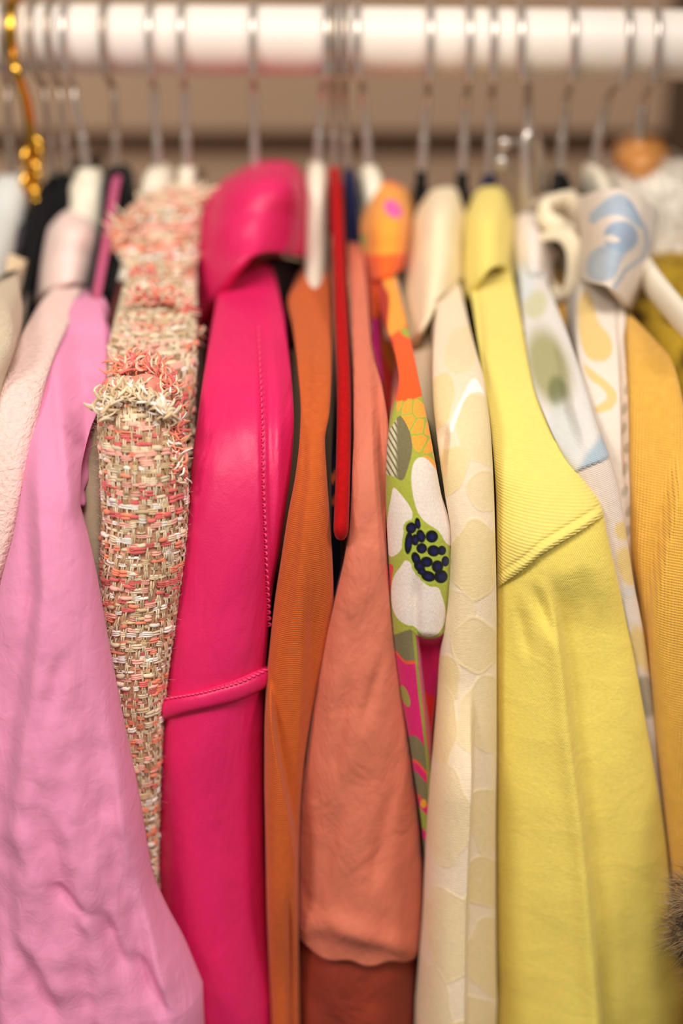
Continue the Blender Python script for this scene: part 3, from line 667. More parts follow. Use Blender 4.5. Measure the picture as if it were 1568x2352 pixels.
# raised band round the sleeve
def band_on(Lf, ytop, ybot, off, name, mat, parent, edge=.0):
    C0, C1 = Lf.i0 - 3, Lf.i1 + 3; rowsY = Lf.PY; m = 9; G = []
    for c in range(C0, C1):
        py = Lf.PY[:, c]; px = Lf.PX[:, c]; a = np.argmin(np.abs(py - ytop(px))); b = np.argmin(np.abs(py - ybot(px)))
        def at(y):
            return np.array([np.interp(y, py, Lf.P[:, c, k]) for k in range(3)]), np.array([np.interp(y, py, Lf.N[:, c, k]) for k in range(3)])
        ya, yb = ytop(px[a]), ybot(px[b]); colp = []
        for i in range(m):
            t = i / (m - 1); p, nn = at(ya + (yb - ya) * t)
            colp.append(p + nn * (off * (1 - (2*t - 1)**6) * (.75 + .25*math.sin(math.pi*t)) - (.001 if i in (0, m-1) else 0)))
        G.append(colp)
    G = np.array(G); n = len(G)
    faces = [(c*m+i, c*m+i+1, (c+1)*m+i+1, (c+1)*m+i) for c in range(n-1) for i in range(m-1)]
    v = G.reshape(-1, 3)
    return mesh_obj(name, v, faces, mat, parent, attrs={'fab': ('FLOAT_VECTOR', np.stack([v[:,0], v[:,2], v[:,1]], 1))})
yt = lambda x: pchip([360,380,450,530,612,640],[1608,1602,1588,1563,1527,1515], np.atleast_1d(x))[0]
yb = lambda x: pchip([360,380,450,530,612,640],[1662,1655,1634,1612,1576,1562], np.atleast_1d(x))[0]
band = band_on(lj, yt, yb, .0032, 'sleeve_band', M['leather'], lj.ob)
def hit_front(Lf, x, y):
    sl_ = slice(Lf.i0, Lf.i1); d = (Lf.PX[:, sl_] - x)**2 + (Lf.PY[:, sl_] - y)**2; r0 = np.unravel_index(np.argmin(d), d.shape)[0]
    rows = [r for r in (r0 - 1, r0, r0 + 1) if 0 <= r < len(Lf.P)]
    at = lambda A, r: np.interp(x, Lf.PX[r, sl_], A[r, sl_])
    ys = [at(Lf.PY, r) for r in rows]
    out = [np.array([np.interp(y, ys, [at(A[..., k], r) for r in rows]) for k in range(3)]) for A in (Lf.P, Lf.N)]
    return out[0], out[1] / np.linalg.norm(out[1])
g = Geo()
for y in np.arange(760, 1440, 13.5):
    x = float(sm(np.array([y]))[0]) - 1; a, na = hit_front(lj, x, y - 4.2); b, nb = hit_front(lj, x, y + 4.2)
    if np.linalg.norm(a - b) < 1e-5: continue
    pp = np.array([a - na*.0002, a*.75 + b*.25 + na*.0010, (a+b)/2 + na*.0012, a*.25 + b*.75 + nb*.0010, b - nb*.0002])
    g.add(*tube_geo(pp, .00042, 6, ref=(1, 0, 0)))
g.build('seam_stitching', M['stitch'], lj.ob)
g = Geo()
for x in np.arange(385, 608, 9.0):
    y = float(yt(x)) + 3; a, na = hit_front(lj, x - 2.6, y + .5); b, nb = hit_front(lj, x + 2.6, y - .5)
    if np.linalg.norm(a - b) < 1e-5: continue
    pp = np.array([a + na*.0006, a*.7+b*.3 + na*.0026, a*.3+b*.7 + nb*.0026, b + nb*.0006])
    g.add(*tube_geo(pp, .0004, 6, ref=(0, 0, 1)))
g.build('band_stitching', M['stitch'], lj.ob)

# ---------------------------------------------------------------- rust jersey
hanger('slim ivory hanger above the rust jersey, left of the red one', 750, 738, 727, 384, M['white_plastic'], arm=[(727,420,.70),(726,500,.69),(724,600,.675),(722,700,.64),(722,820,.59)], wx=.0050, wz=.010)
r = thing('jersey_top', unproj(650, 2352, .50), 'rust orange fine-knit jersey top hanging in long folds', 'top')
fl = vline([(618,1540),(632,1680),(652,1790),(668,1870),(680,1960),(686,2060)])
fk = vline([(700,1400),(698,1600),(688,1800),(684,2000)])
fm = vline([(690,950),(705,1040),(690,1200),(672,1350),(650,1500)])
def rel_rust(px, py):
    d = px - fl(py); g_ = sstep(1540, 1640, py) * (1 - sstep(2000, 2300, py))
    o = .009 * (1 - sstep(-3, 7, d)) * g_
    d2 = px - fk(py); o = o - .005 * sstep(-10, 22, d2) * within(py, 1330, 1900, 160)
    d3 = px - fm(py); o = o + .0025 * sstep(-10, 12, d3) * within(py, 980, 1420, 90)
    v2 = vline([(664,2000),(668,2352)])(py); o = o - .003 * np.exp(-((px - v2) / 6)**2) * within(py, 2060, 2700, 80)
    o = o - .003 * np.exp(-((px - 705) / 14)**2) * within(py, 720, 930, 60)
    return o
loft('sleeve', ST['rust'], M['rust'], r, zend=ZS, dy=4, ncol=70, rk=.9, n=2.2, relief=rel_rust, wrinkle=[(.02,.1,.0015,31)])
body(ST['rust'], M['rust'], r, 'rust')

# red hanger, navy dress
hanger('bright red velvet hanger with its rounded arm bare to the tip', 766, 765, 768, 384, M['red_velvet'], arm=[(772,440,.69),(775,520,.667),(778,600,.645),(782,700,.612),(786,800,.582),(789,900,.555),(789,1000,.535),(787,1100,.52),(784,1180,.511),(782,1240,.504)], wx=.0029, wz=.0075, tipround=True, neckw=1.5, wire='dull_steel')
def col_navy(x, y):
    c = fill(x.shape, (20, 20, 42))
    for (a, b, rx, ry) in [(768,1095,7,14),(799,1120,8,16),(766,1150,6,10),(800,1165,5,8),(783,1480,8,22),(770,1440,7,12)]: c = over(c, ell(x, y, a, b, rx, ry, 20), (200, 90, 40))
    return c
r = thing('dress', unproj(780, 1700, .54), 'navy dress with orange flecks just below the tip of the red hanger', 'dress')
loft('shoulder', ST['navy'], M['navy'], r, zend=ZB, dy=8, ncol=24, colour=col_navy, backto=lambda D: 2*(RAIL_Y-D), lane=LANE['navy'], taper=.9)

# ---------------------------------------------------------------- salmon shirt
hanger('navy velvet hanger between the red hanger and the printed collar', 790, 790, 800, 394, M['navy_velvet'], arm=[(803,430,.70),(808,500,.69),(814,580,.68),(822,700,.64),(832,800,.60)], wx=.0032, wz=.010, wire='dull_steel')
r = thing('overshirt', unproj(820, 2352, .50), 'salmon cotton shirt with a rolled hem over a rust satin layer', 'shirt')
sf = vline([(845,760),(852,900),(858,1050),(870,1200),(884,1400)])
sv = vline([(848,860),(862,960),(872,1080)])
def rel_salmon(px, py):
    o = -.007 * sstep(-4, 22, px - sf(py)) * within(py, 840, 1330, 70)
    o = o + .003 * np.exp(-((px - sf(py) - 34) / 10)**2) * within(py, 880, 1050, 40)
    for (a, b, c_, d_, w, k) in [(880,1500,830,1680,14,.002),(800,1560,760,1800,16,.0018),(905,1800,850,2060,18,.0022),(780,1850,730,2080,16,.0018),(890,1950,800,2020,14,.002)]:
        L_ = vline([(a,b),(c_,d_)]); o = o - k * np.exp(-((px - L_(py)) / w)**2) * within(py, b + 30, d_ - 30, 50)
    hem = np.interp(px, [680,760,860,970], [2120,2120,2150,2185])
    o = o + .0035 * np.exp(-((py - hem) / 30)**2)
    return o
arch_s = lambda S, t: np.where(t > .9, -(t - .9) / .1 * (.0055 * (S + 1) * .5 + .0012 * np.sin(S * 9) - .002), 0)
loft('sleeve', ST['salmon'], M['salmon'], r, dy=5, ncol=70, rk=.8, rmax=.028, n=2.05, relief=rel_salmon, arch=arch_s, wrinkle=[(.03,.06,.003,41),(.012,.02,.0012,42)])
loft('under_layer', ST['salmon_under'], M['rust_satin'], r, zend=ZS, dy=8, ncol=50, rk=.8, rmax=.028, n=2.05, wrinkle=[(.02,.03,.003,43)])
body(ST['salmon'], M['salmon'], r, 'salmon')

# ---------------------------------------------------------------- printed velour jacket
hanger('ivory hanger inside the orange printed collar', 820, 835, 848, 380, M['white_plastic'], arm=[(852,420,.705),(860,470,.70),(875,560,.68),(893,680,.65),(912,780,.61)], wx=.0055, wz=.009)
NAVY, GREEN, OLIVE, WHITE, ORANGE, RED, PINKC = (20,20,70), (170,174,64), (122,112,78), (234,220,208), (252,164,60), (244,92,30), (214,28,108)
P1 = [(958,1050),(979,1049),(1009,1088),(1024,1144),(1042,1234),(1039,1256),(1022,1246),(1009,1218),(966,1193),(950,1152),(943,1101),(947,1068)]
P2 = [(902,1119),(910,1124),(938,1157),(950,1183),(939,1203),(927,1213),(925,1239),(922,1267),(894,1285),(884,1246),(890,1183),(898,1144)]
P3 = [(933,1282),(963,1313),(968,1331),(984,1348),(1007,1346),(1014,1366),(1024,1400),(1022,1432),(1000,1462),(975,1470),(950,1440),(930,1436),(908,1418),(899,1390),(897,1361),(902,1325),(922,1300)]
DOTS = [(944,1213,11,12,20),(959,1202,6,12,-10),(966,1231,9,14,-15),(991,1231,13,13,0),(938,1247,8,24,5),(953,1240,8,12,0),(968,1259,11,11,0),(995,1264,13,12,10),(1014,1263,9,10,0),(955,1283,9,14,-20),(963,1300,11,13,-30),(979,1290,13,11,0),(1004,1300,12,13,0),(1022,1288,8,11,0),(983,1323,15,11,15),(1012,1323,14,14,0),(968,1312,9,8,0)]
TILES = np.array([(931,935),(963,938),(936,968),(962,981),(966,1012),(989,1024),(992,1060),(915,930),(985,985),(1003,1050)])
def col_print(x, y):
    c = fill(x.shape, GREEN)
    n = 5 * np.sin(x * .09 + y * .05)
    c = over(c, 1 - sstep(914, 920, y + .2*(x-940) + n * .4), RED)
    c = over(c, (1 - sstep(748, 756, y + .7*(x - 925))), ORANGE)
    c = over(c, ell(x, y, 934, 764, 16, 9, 30), GREEN)
    c = over(c, sstep(0, 6, (888 + (y - 640) * .09 + n) - x) * (1 - sstep(880, 920, y)), (176, 40, 20))
    # orange tiles
    zone = poly(x, y, [(905,918),(972,912),(1004,1000),(1016,1100),(1002,1098),(984,1072),(972,1044),(948,1030),(940,985),(918,962)])
    d = np.sort(np.stack([np.hypot(x - a, (y - b)) for a, b in TILES], -1), -1)
    c = over(c, zone * sstep(3, 6, d[..., 1] - d[..., 0]), ORANGE)
    ol = poly(x, y, [(870,1010),(897,985),(915,952),(926,960),(943,994),(948,1035),(936,1078),(925,1109),(907,1096),(880,1090)])
    c = over(c, ol, OLIVE)
    c = over(c, ol * (1 - sstep(2, 3.4, np.abs(((x * .8 - y * .45) % 9) - 4.5))) * (1 - sstep(905, 915, x)), (214, 204, 170))
    c = over(c, poly(x, y, [(880,1295),(906,1296),(899,1330),(894,1400),(897,1440),(880,1440)]), (222,60,60))
    for p in (P1, P2, P3): c = over(c, poly(x, y, p), WHITE)
    halo = np.zeros(x.shape)
    for (a, b, rx, ry, ro) in DOTS: halo = np.maximum(halo, ell(x, y, a, b, rx + 7, ry + 7, ro, .1))
    c = over(c, halo, (170, 184, 64))
    for (a, b, rx, ry, ro) in DOTS:
        c = over(c, ell(x, y, a, b, rx * 1.12, ry * 1.12, ro, .1), (8, 9, 20)); c = over(c, ell(x, y, a + 1, b + 1, rx * .5, ry * .5, ro, .4), (26, 22, 84))
    # lower part: swirls on the near edge, plain crimson on the fold behind
    low = sstep(1440, 1446, y + .35 * (x - 950)) * (1 - poly(x, y, P3, grow=9))
    e = np.full(x.shape, 0.) + pchip([1430,1500,1600,1680,1760,1850],[953,960,970,980,988,992], y)
    t = y - .55 * (x - 930) + 6 * np.sin(x * .12)
    s = fill(x.shape, PINKC)
    for (a, b, colr) in [(1440,1512,OLIVE),(1512,1519,(230,90,40)),(1684,1738,OLIVE),(1738,1745,(230,90,40)),(1765,1812,OLIVE),(1812,1820,(226,70,40)),(1838,1878,(150,160,60)),(1900,1950,OLIVE),(1965,2060,PINKC)]:
        s = over(s, within(t, a, b, 2), colr)
    s = over(s, ell(x, y, 930, 1600, 9, 26, -20), (160,150,70)); s = over(s, ell(x, y, 972, 1845, 7, 10, 0), (230,160,50))
    s = over(s, within(x - e, -9, -2, 2), (150,150,56))
    inner = over(fill(x.shape, (198, 20, 92)), sstep(1606, 1614, y + 8*np.sin(x*.1)), (212, 36, 30))
    s = np.where((x > e)[..., None], inner, s)
    return c * (1 - low[..., None]) + s * low[..., None]
def col_collar(x, y):
    c = fill(x.shape, (252, 166, 62))
    c = over(c, sstep(585, 592, y + .15*np.abs(x - 880)), (246, 104, 40))
    c = over(c, ell(x, y, 901, 485, 15, 22, -35, .15), (236, 96, 176))
    c = over(c, ell(x, y, 838, 560, 10, 26, 10, .2), (176, 180, 70))
    c = over(c, ell(x, y, 900, 425, 26, 7, 15, .2), (240, 100, 40))
    return c
def col_pbody(x, y):
    c = fill(x.shape, (168, 30, 16)); c = over(c, .9 * ell(x, y, 900, 800, 18, 70, -12, .3), (196, 120, 40)); return over(c, ell(x, y, 912, 900, 8, 60, 0, .3), (130, 140, 50))
r = thing('printed_jacket', unproj(950, 2000, .52), 'orange, green and pink floral printed jacket with a white poppy on the sleeve', 'jacket')
pf = vline([(956,1440),(962,1540),(974,1640),(986,1720),(992,1800)])
def rel_print(px, py):
    o = -.010 * sstep(-2, 10, px - pf(py)) * within(py, 1480, 1900, 30)
    o = o - .002 * np.exp(-((px - 955) / 12)**2) * within(py, 1340, 1500, 40)
    return o
loft('sleeve', ST['print'], M['print'], r, zend=ZS, dy=1.8, ncol=120, rk=.85, n=2.1, relief=rel_print, colour=col_print, wrinkle=[(.02,.05,.0015,51)])
loft('body', ST['print_body'], M['print'], r, zend=ZB, dy=12, ncol=24, colour=col_pbody, backto=lambda D: 2*(RAIL_Y-D), lane=LANE['print'], taper=.9, inset=.03)
patch('collar', [[(838,472,.71),(860,447,.70),(888,421,.70),(918,430,.705),(943,442,.725)],[(832,520,.68),(860,510,.66),(890,505,.655),(920,505,.66),(943,510,.69)],[(834,575,.67),(862,578,.65),(888,582,.645),(915,580,.65),(939,580,.68)],[(843,640,.66),(860,645,.645),(880,640,.637),(906,625,.645),(933,612,.675)]], M['print'], r, sub=14, colour=col_collar)
patch('lapel', [[(843,600,.662),(866,600,.652),(890,610,.652)],[(847,670,.65),(864,675,.64),(880,680,.642)],[(852,742,.64),(862,745,.63),(872,745,.632)]], M['print'], r, colour=lambda x, y: fill(x.shape, (244, 96, 36)))
g = Geo(); sp = smooth_path(pxpath([(861,735,.628),(864,790,.612),(872,840,.598),(866,890,.582),(872,940,.568)]), 8)
g.add(*tube_geo(sp, (.0018, .0007), 8)); g.build('tie_ribbon', M['magenta'], r)

# ---------------------------------------------------------------- cream jacquard jacket
hanger('black velvet hanger between the printed collar and the cream collar', 988, 980, 967, 392, M['black_velvet'], st=ST['cream'], wx=.0042, wz=.008)
PET = [(1060,800,46,66,20),(1100,985,60,95,-18),(1030,1085,44,72,28),(1112,1130,44,60,-30),(1092,1290,66,100,6),(1040,1400,52,60,10),(1092,1482,62,68,-10),(1020,1560,44,60,0),(1128,1640,84,96,30),(1010,1650,40,84,8),(1018,1835,64,112,6),(1128,1880,60,90,0),(1112,2030,62,66,12),(1026,2100,60,120,-4),(1124,2200,56,100,-6),(985,2260,52,100,0),(1080,2360,80,90,10),(1010,920,34,80,8),(960,700,50,90,10),(955,560,56,80,0),(1025,540,54,90,0)]
def pet_field(x, y):
    e = np.zeros(x.shape); m = np.zeros(x.shape)
    wob = .9 + .07 * np.sin(x * .06 + y * .031) + .05 * np.sin(y * .09 - x * .04)
    for k, (a, b, rx, ry, ro) in enumerate(PET):
        q = ell(x, y, a, b, rx * wob, ry * wob, ro, .03); tone = .55 + .45 * ((k * 7) % 5) / 4
        m = m * (1 - q) + q * tone
        rim = q * (1 - ell(x, y, a, b, rx * wob - 4, ry * wob - 4, ro, .03)); e = np.maximum(e * (1 - q), rim)
    return m, e
def col_cream(x, y):
    m, e = pet_field(x, y); c = fill(x.shape, (240, 218, 188)); c = over(c, m, (234, 209, 156)); c = over(c, e * .22, (246, 230, 196))
    return over(c, poly(x, y, [(1030,975),(1060,910),(1088,858),(1110,900),(1112,905),(1098,898),(1070,905),(1048,960),(1036,1000)], 3), (254, 248, 240))
cf = vline([(1088,1640),(1086,1740),(1080,1900),(1074,2050),(1070,2352)])
def rel_cream(px, py):
    d = px - cf(py); o = .016 * (1 - sstep(-12, 4, d)) * sstep(1560, 1800, py)
    m, e = pet_field(px, py); o = o + .0002 * m + .00014 * e
    fold = vline([(1030,1000),(1022,1080),(1020,1140)])(py)
    o = o - .005 * (1 - sstep(-8, 6, px - fold)) * within(py, 990, 1120, 30)
    return o
r = thing('brocade_jacket', unproj(1060, 2352, .50), 'cream jacquard jacket woven with overlapping pale petals', 'jacket')
loft('sleeve', ST['cream'], M['cream'], r, zend=ZS, dy=3, ncol=90, rk=.9, n=2.1, relief=rel_cream, colour=col_cream, wrinkle=[(.02,.07,.0018,61)])
loft('body', ST['cream_body'], M['cream'], r, zend=ZB, dy=12, ncol=30, colour=lambda x, y: fill(x.shape, (238, 220, 186)), backto=lambda D: 2*(RAIL_Y-D), lane=LANE['cream'], taper=.9, inset=.03, wrinkle=[(.015,.08,.003,62)])
patch('collar', [[(975,457,.71),(995,441,.70),(1020,434,.70),(1045,438,.705),(1059,457,.725)],[(955,508,.68),(985,496,.66),(1015,490,.655),(1045,495,.665),(1065,512,.69)],[(940,592,.67),(970,580,.645),(1010,573,.638),(1045,572,.65),(1066,580,.68)],[(928,692,.655),(958,680,.63),(995,662,.62),(1035,636,.635),(1068,624,.66)],[(926,800,.635),(950,790,.612),(976,745,.605),(1008,682,.618),(1069,631,.656)]], M['cream'], r, sub=10, colour=lambda x, y: fill(x.shape, (244, 226, 190)))

# ---------------------------------------------------------------- yellow cardigan
hanger('black velvet hanger above the yellow collar', 1078, 1070, 1061, 396, M['black_velvet'], st=ST['yellow'], wx=.0042, wz=.008)
SEAM = lambda x: np.interp(x, [1120,1145,1200,1240,1290,1340,1392,1420],[1362,1345,1303,1268,1240,1212,1178,1160])
ys_f = vline([(1262,1330),(1290,1440),(1322,1700),(1352,1950),(1374,2200),(1386,2352),(1390,2500)])
ylv = vline([(1090,640),(1100,740),(1112,880),(1128,1000)])
ylr = vline([(1180,700),(1165,900),(1150,1100)])
def rel_yellow(px, py):
    d = px - ys_f(py); o = -.0085 * sstep(-16, 12, d) * sstep(1300, 1480, py) + .002 * np.exp(-((d + 22) / 20)**2) * sstep(1350, 1500, py)
    q = vline([(1400,1400),(1440,1700),(1480,2000),(1510,2352)])(py)
    o = o + .002 * sstep(-30, 40, px - q + 20) * sstep(1350, 1500, py)
    o = o - .005 * np.exp(-((px - ylv(py)) / 9)**2) * within(py, 660, 900, 40)
    d = py - SEAM(px)
    o = o + .0030 * (1 - sstep(-1, 5, d)) * sstep(-260, -20, d) + .0012 * np.exp(-((d + 16) / 7)**2) - .0010 * np.exp(-((d + 30) / 5)**2)
    for (a, b, c_, d_, w, k) in [(1225,1345,1270,1470,16,.003),(1190,1380,1215,1520,14,.002),(1340,1300,1360,1440,20,.0012)]:
        L_ = vline([(a,b),(c_,d_)]); o = o - k * np.exp(-((px - L_(py)) / w)**2) * within(py, b + 20, d_ - 20, 40)
    return o
r = thing('cardigan', unproj(1350, 2352, .50), 'lemon yellow cardigan with a ribbed shoulder and twill sleeve', 'cardigan')
yl = loft('sleeve', ST['yellow'], M['yellow_twill'], r, zend=ZS, dy=4, ncol=110, rk=.55, rmax=.028, n=2.15, relief=rel_yellow, wrinkle=[(.04,.09,.004,71),(.02,.02,.0006,72)])
# the ribbed yoke is a material zone of the same cloth surface
yl.ob.data.materials.append(M['yellow_rib'])
cols = yl.P.shape[1]
for p in yl.ob.data.polygons:
    v = p.vertices[0]
    if v < yl.P.shape[0] * cols:
        rr_, cc_ = divmod(v, cols)
        if yl.PY[rr_, cc_] < SEAM(yl.PX[rr_, cc_]) + 2: p.material_index = 1
body(ST['yellow'], M['yellow_twill'], r, 'yellow')
patch('collar', [[(1080,472,.71),(1100,441,.70),(1130,432,.70),(1155,436,.705),(1173,462,.725)],[(1062,525,.68),(1090,505,.66),(1125,500,.655),(1155,505,.665),(1177,522,.69)],[(1052,600,.67),(1085,582,.645),(1120,575,.638),(1155,573,.65),(1177,585,.68)],[(1056,720,.648),(1082,672,.632),(1116,625,.628),(1150,612,.64),(1175,640,.665)]], M['yellow_rib'], r, sub=10)

# ---------------------------------------------------------------- navy hanger, clip hanger, pale floral
hanger('navy velvet hanger between the yellow collar and the metal clip', 1133, 1128, 1123, 402, M['navy_velvet'], arm=[(1124,430,.71),(1130,520,.705),(1160,640,.68)], wx=.0038, wz=.009)
zc_ = unproj(1210, 300, .70)
r = thing('clip_hanger', unproj(1210, 480, .70), 'shiny metal clip hanger rising over the pale floral collar', 'hanger', 'hangers on the rail')
pts, xo = hook_path(1195, 1212, 1210, 300, zc_[2])
g = Geo(); g.add(*tube_geo(smooth_path(pts, 6), .0019, 10)); g.build('hook', M['chrome'], r)
g = Geo(); g.add(*tube_geo(smooth_path(pxpath([(1207,490,.69),(1207,420,.69),(1206,340,.69),(1212,302,.692),(1222,300,.70),(1232,330,.705),(1246,440,.71)]), 6), (.0026, .0026), 10)); g.build('clip_jaw', M['chrome'], r)
g = Geo(); g.add(*tube_geo(smooth_path(pxpath([(1210,330,.70),(1180,328,.695),(1158,332,.69),(1150,352,.69),(1152,376,.69),(1168,392,.695),(1200,402,.70)]), 6), .0016, 8)); g.build('spring', M['chrome'], r)
for (x, y) in ((1157, 330), (1151, 373)):
    cc = unproj(x, y, .69); g = Geo(); pp = [cc + (0, d, 0) for d in (-.003, -.002, .002, .003)]
    g.add(*tube_geo(pp, [.0018, .0030, .0030, .0018], 14, ref=(1, 0, 0))); g.build('rivet', M['chrome'], r)
g = Geo(); g.add(*tube_geo(np.array([(xo, y, zc_[2] - .036 - .0 * y) for y in np.linspace(.705, .86, 12)]), .002, 8)); g.build('crossbar', M['chrome'], r)

def col_pale(x, y):
    c = fill(x.shape, (226, 220, 214)); k = sstep(1046, 1052, y - (1400 - x) * .45)
    u = c.copy()
    u = over(u, .8 * ell(x, y, 1262, 850, 46, 95, -14, .4), (150, 144, 70)); u = over(u, .7 * ell(x, y, 1285, 910, 20, 34, 0, .4), (96, 104, 62))
    u = over(u, .8 * ell(x, y, 1230, 700, 26, 34, 20, .3), (200, 196, 150)); u = over(u, .75 * poly(x, y, [(1325,1085),(1345,1040),(1385,990),(1400,1040),(1398,1060)], 10), (150, 178, 196))
    u = over(u, .4 * ell(x, y, 1300, 1000, 40, 60, 0, .4), (176, 190, 190)); u = over(u, .5 * ell(x, y, 1205, 650, 22, 40, 0, .4), (196, 212, 222))
    l = fill(x.shape, (222, 206, 194))
    for (a, b, rx, ry) in [(1440,1300,22,46),(1472,1490,24,54),(1430,1220,18,22)]: l = over(l, .75 * ell(x, y, a, b, rx, ry, -15, .3), (224, 190, 96))
    l = over(l, .7 * ell(x, y, 1484, 1600, 24, 48, -8, .2), (132, 118, 82)); l = over(l, .6 * ell(x, y, 1440, 1360, 24, 14, 0, .3), (200, 196, 190)); l = over(l, .5 * ell(x, y, 1505, 1760, 20, 60, 0, .3), (190, 170, 150))
    return u * (1 - k[..., None]) + l * k[..., None]
pv = vline([(1262,760),(1285,850),(1300,940),(1330,1050)])
def rel_pale(px, py):
    o = -.009 * (1 - sstep(-6, 26, px - pv(py))) * within(py, 780, 1010, 60)
    o = o + .0014 * (1 - sstep(-1, 4, py - (1046 + (1400 - px) * .45))) * sstep(950, 1040, py)
    return o
r = thing('floral_shirt', unproj(1450, 2000, .53), 'pale floral shirt with olive and blue blooms behind the yellow cardigan', 'shirt')
loft('sleeve', ST['palefloral'], M['palefloral'], r, zend=ZS, dy=5, ncol=60, rk=.7, n=2.3, relief=rel_pale, colour=col_pale, wrinkle=[(.02,.06,.002,81)])
body(ST['palefloral'], M['palefloral'], r, 'palefloral', dback=.09, colour=lambda x, y: fill(x.shape, (214, 206, 196)))
patch('collar', [[(1178,518,.70),(1195,498,.69),(1220,493,.685),(1240,506,.69),(1253,532,.70)],[(1175,572,.68),(1195,565,.66),(1225,565,.65),(1248,577,.66),(1263,602,.68)],[(1182,655,.665),(1200,642,.645),(1228,632,.637),(1250,642,.645),(1268,668,.665)]], M['palefloral'], r, colour=lambda x, y: over(fill(x.shape, (240, 226, 216)), .5 * ell(x, y, 1205, 640, 30, 40, 0, .4), (196, 212, 224)))

# strap garment on the black hanger
hanger('black velvet hanger between the metal clip and the linen collar', 1316, 1300, 1283, 394, M['black_velvet'], arm=[(1284,425,.725),(1300,500,.715),(1330,560,.70)], wx=.0042, wz=.009)
r = thing('camisole', unproj(1290, 760, .66), 'cream camisole whose looped strap hangs beside the linen collar', 'camisole')
g = Geo(); g.add(*tube_geo(smooth_path(pxpath([(1232,552,.668),(1262,540,.660),(1296,540,.652),(1318,572,.648),(1320,625,.648),(1308,668,.650),(1288,682,.654),(1262,664,.660),(1246,640,.668)]), 8), (.0040, .0018), 12, ref=(.8, 0, .6))); g.build('strap', M['cream_strap'], r)
g = Geo(); g.add(*tube_geo(smooth_path(pxpath([(1312,455,.685),(1278,462,.676),(1250,478,.668),(1256,505,.665),(1284,520,.662),(1308,536,.665)]), 8), (.0042, .0028), 12, ref=(.3, 0, .9))); g.build('strap', M['cream_strap'], r)
loft('body', [(660,1272,1330,.662),(720,1280,1338,.645),(800,1300,1345,.625),(950,1330,1368,.605),(1200,1350,1390,.60)], M['mustard'], r, zend=ZB, dy=20, ncol=16, backto=lambda D: 2*(RAIL_Y-D), lane=LANE['camisole'], taper=.9)

# ---------------------------------------------------------------- linen blouse
hanger('ivory hanger whose bare arm slants out right of the linen collar', 1440, 1394, 1360, 378, M['white_plastic'], arm=[(1372,420,.70),(1410,500,.68),(1480,622,.63),(1545,706,.59),(1610,780,.55)], wx=.0036, wz=.0076)
BL, BL2, YE = (160,184,206), (134,164,196), (232, 196, 110)
def col_linen(x, y):
    c = fill(x.shape, (236, 222, 208))
    c = over(c, .85 * poly(x, y, [(1352,500),(1385,470),(1420,445),(1450,470),(1470,530),(1455,520),(1425,498),(1390,500),(1368,520)], 3), BL)
    c = over(c, .8 * ell(x, y, 1425, 545, 34, 34, 0, .12), BL2); c = over(c, ell(x, y, 1404, 550, 16, 8, 10, .3), (236, 222, 208))
    c = over(c, .8 * poly(x, y, [(1350,645),(1352,590),(1380,565),(1410,565),(1448,560),(1420,600),(1405,650)], 4), BL)
    c = over(c, .6 * curve(x, y, [(1440,470),(1476,530),(1480,560),(1470,590),(1430,620),(1405,660)], 5), BL2); c = over(c, .5 * ell(x, y, 1385, 610, 14, 30, 20, .3), (196, 210, 224))
    c = over(c, .85 * poly(x, y, [(1325,690),(1345,660),(1362,690),(1372,740),(1400,770),(1408,800),(1395,830),(1350,830),(1330,780)], 3), YE)
    c = over(c, .8 * poly(x, y, [(1335,830),(1360,850),(1400,880),(1418,905),(1410,935),(1370,950),(1360,935),(1395,915),(1385,890),(1350,870)], 3), YE)
    c = over(c, .7 * ell(x, y, 1440, 1290, 14, 60, -8, .2), (226, 186, 90))
    for yy in range(900, 1300, 46): c = over(c, .55 * ell(x, y, 1440 + 6 * math.sin(yy), yy, 8, 14, 20, .3), (150, 140, 104))
    return c
r = thing('linen_blouse', unproj(1440, 2000, .54), 'cream linen blouse with blue swirls on its upturned collar', 'blouse')
loft('sleeve', ST['linen'], M['linen'], r, zend=ZS, dy=5, ncol=60, rk=.8, n=2.3, colour=col_linen, wrinkle=[(.02,.06,.002,91)],
     relief=lambda px, py: -.006 * sstep(-3, 12, px - vline([(1408,680),(1418,800),(1424,950),(1430,1150)])(py)) * within(py, 700, 1100, 50))
body(ST['linen'], M['linen'], r, 'linen', dback=.08, colour=lambda x, y: fill(x.shape, (222, 208, 190)))
patch('collar', [[(1332,456,.665),(1370,443,.642),(1410,438,.632),(1460,448,.638),(1506,484,.65)],[(1338,510,.65),(1370,505,.622),(1415,500,.61),(1460,510,.616),(1498,545,.635)],[(1338,580,.645),(1368,580,.615),(1408,580,.602),(1450,592,.61),(1478,628,.628)],[(1336,640,.64),(1360,650,.612),(1395,660,.598),(1425,690,.605),(1442,716,.622)]], M['linen'], r, sub=16, colour=col_linen)
patch('collar_stand', [[(1222,468,.705),(1260,450,.695),(1300,447,.685),(1345,452,.67)],[(1226,485,.70),(1265,474,.69),(1305,478,.68),(1345,490,.665)],[(1300,520,.70),(1312,530,.69),(1328,540,.68),(1345,560,.665)]], M['linen'], r, colour=lambda x, y: fill(x.shape, (240, 224, 200)))

# ---------------------------------------------------------------- mustard knit
mf = vline([(1552,1050),(1530,1150),(1505,1280),(1488,1400),(1486,1500)])
r = thing('sweater', unproj(1620, 2352, .52), 'mustard yellow knit sweater at the right edge', 'sweater')
loft('sleeve', ST['mustard'], M['mustard'], r, zend=ZS, dy=6, ncol=60, rk=.5, rmax=.02, n=2.5, wrinkle=[(.03,.08,.003,95)],
     relief=lambda px, py: .009 * sstep(-8, 10, px - mf(py)) * sstep(1020, 1150, py))
body(ST['mustard'], M['mustard'], r, 'mustard', dback=.10)

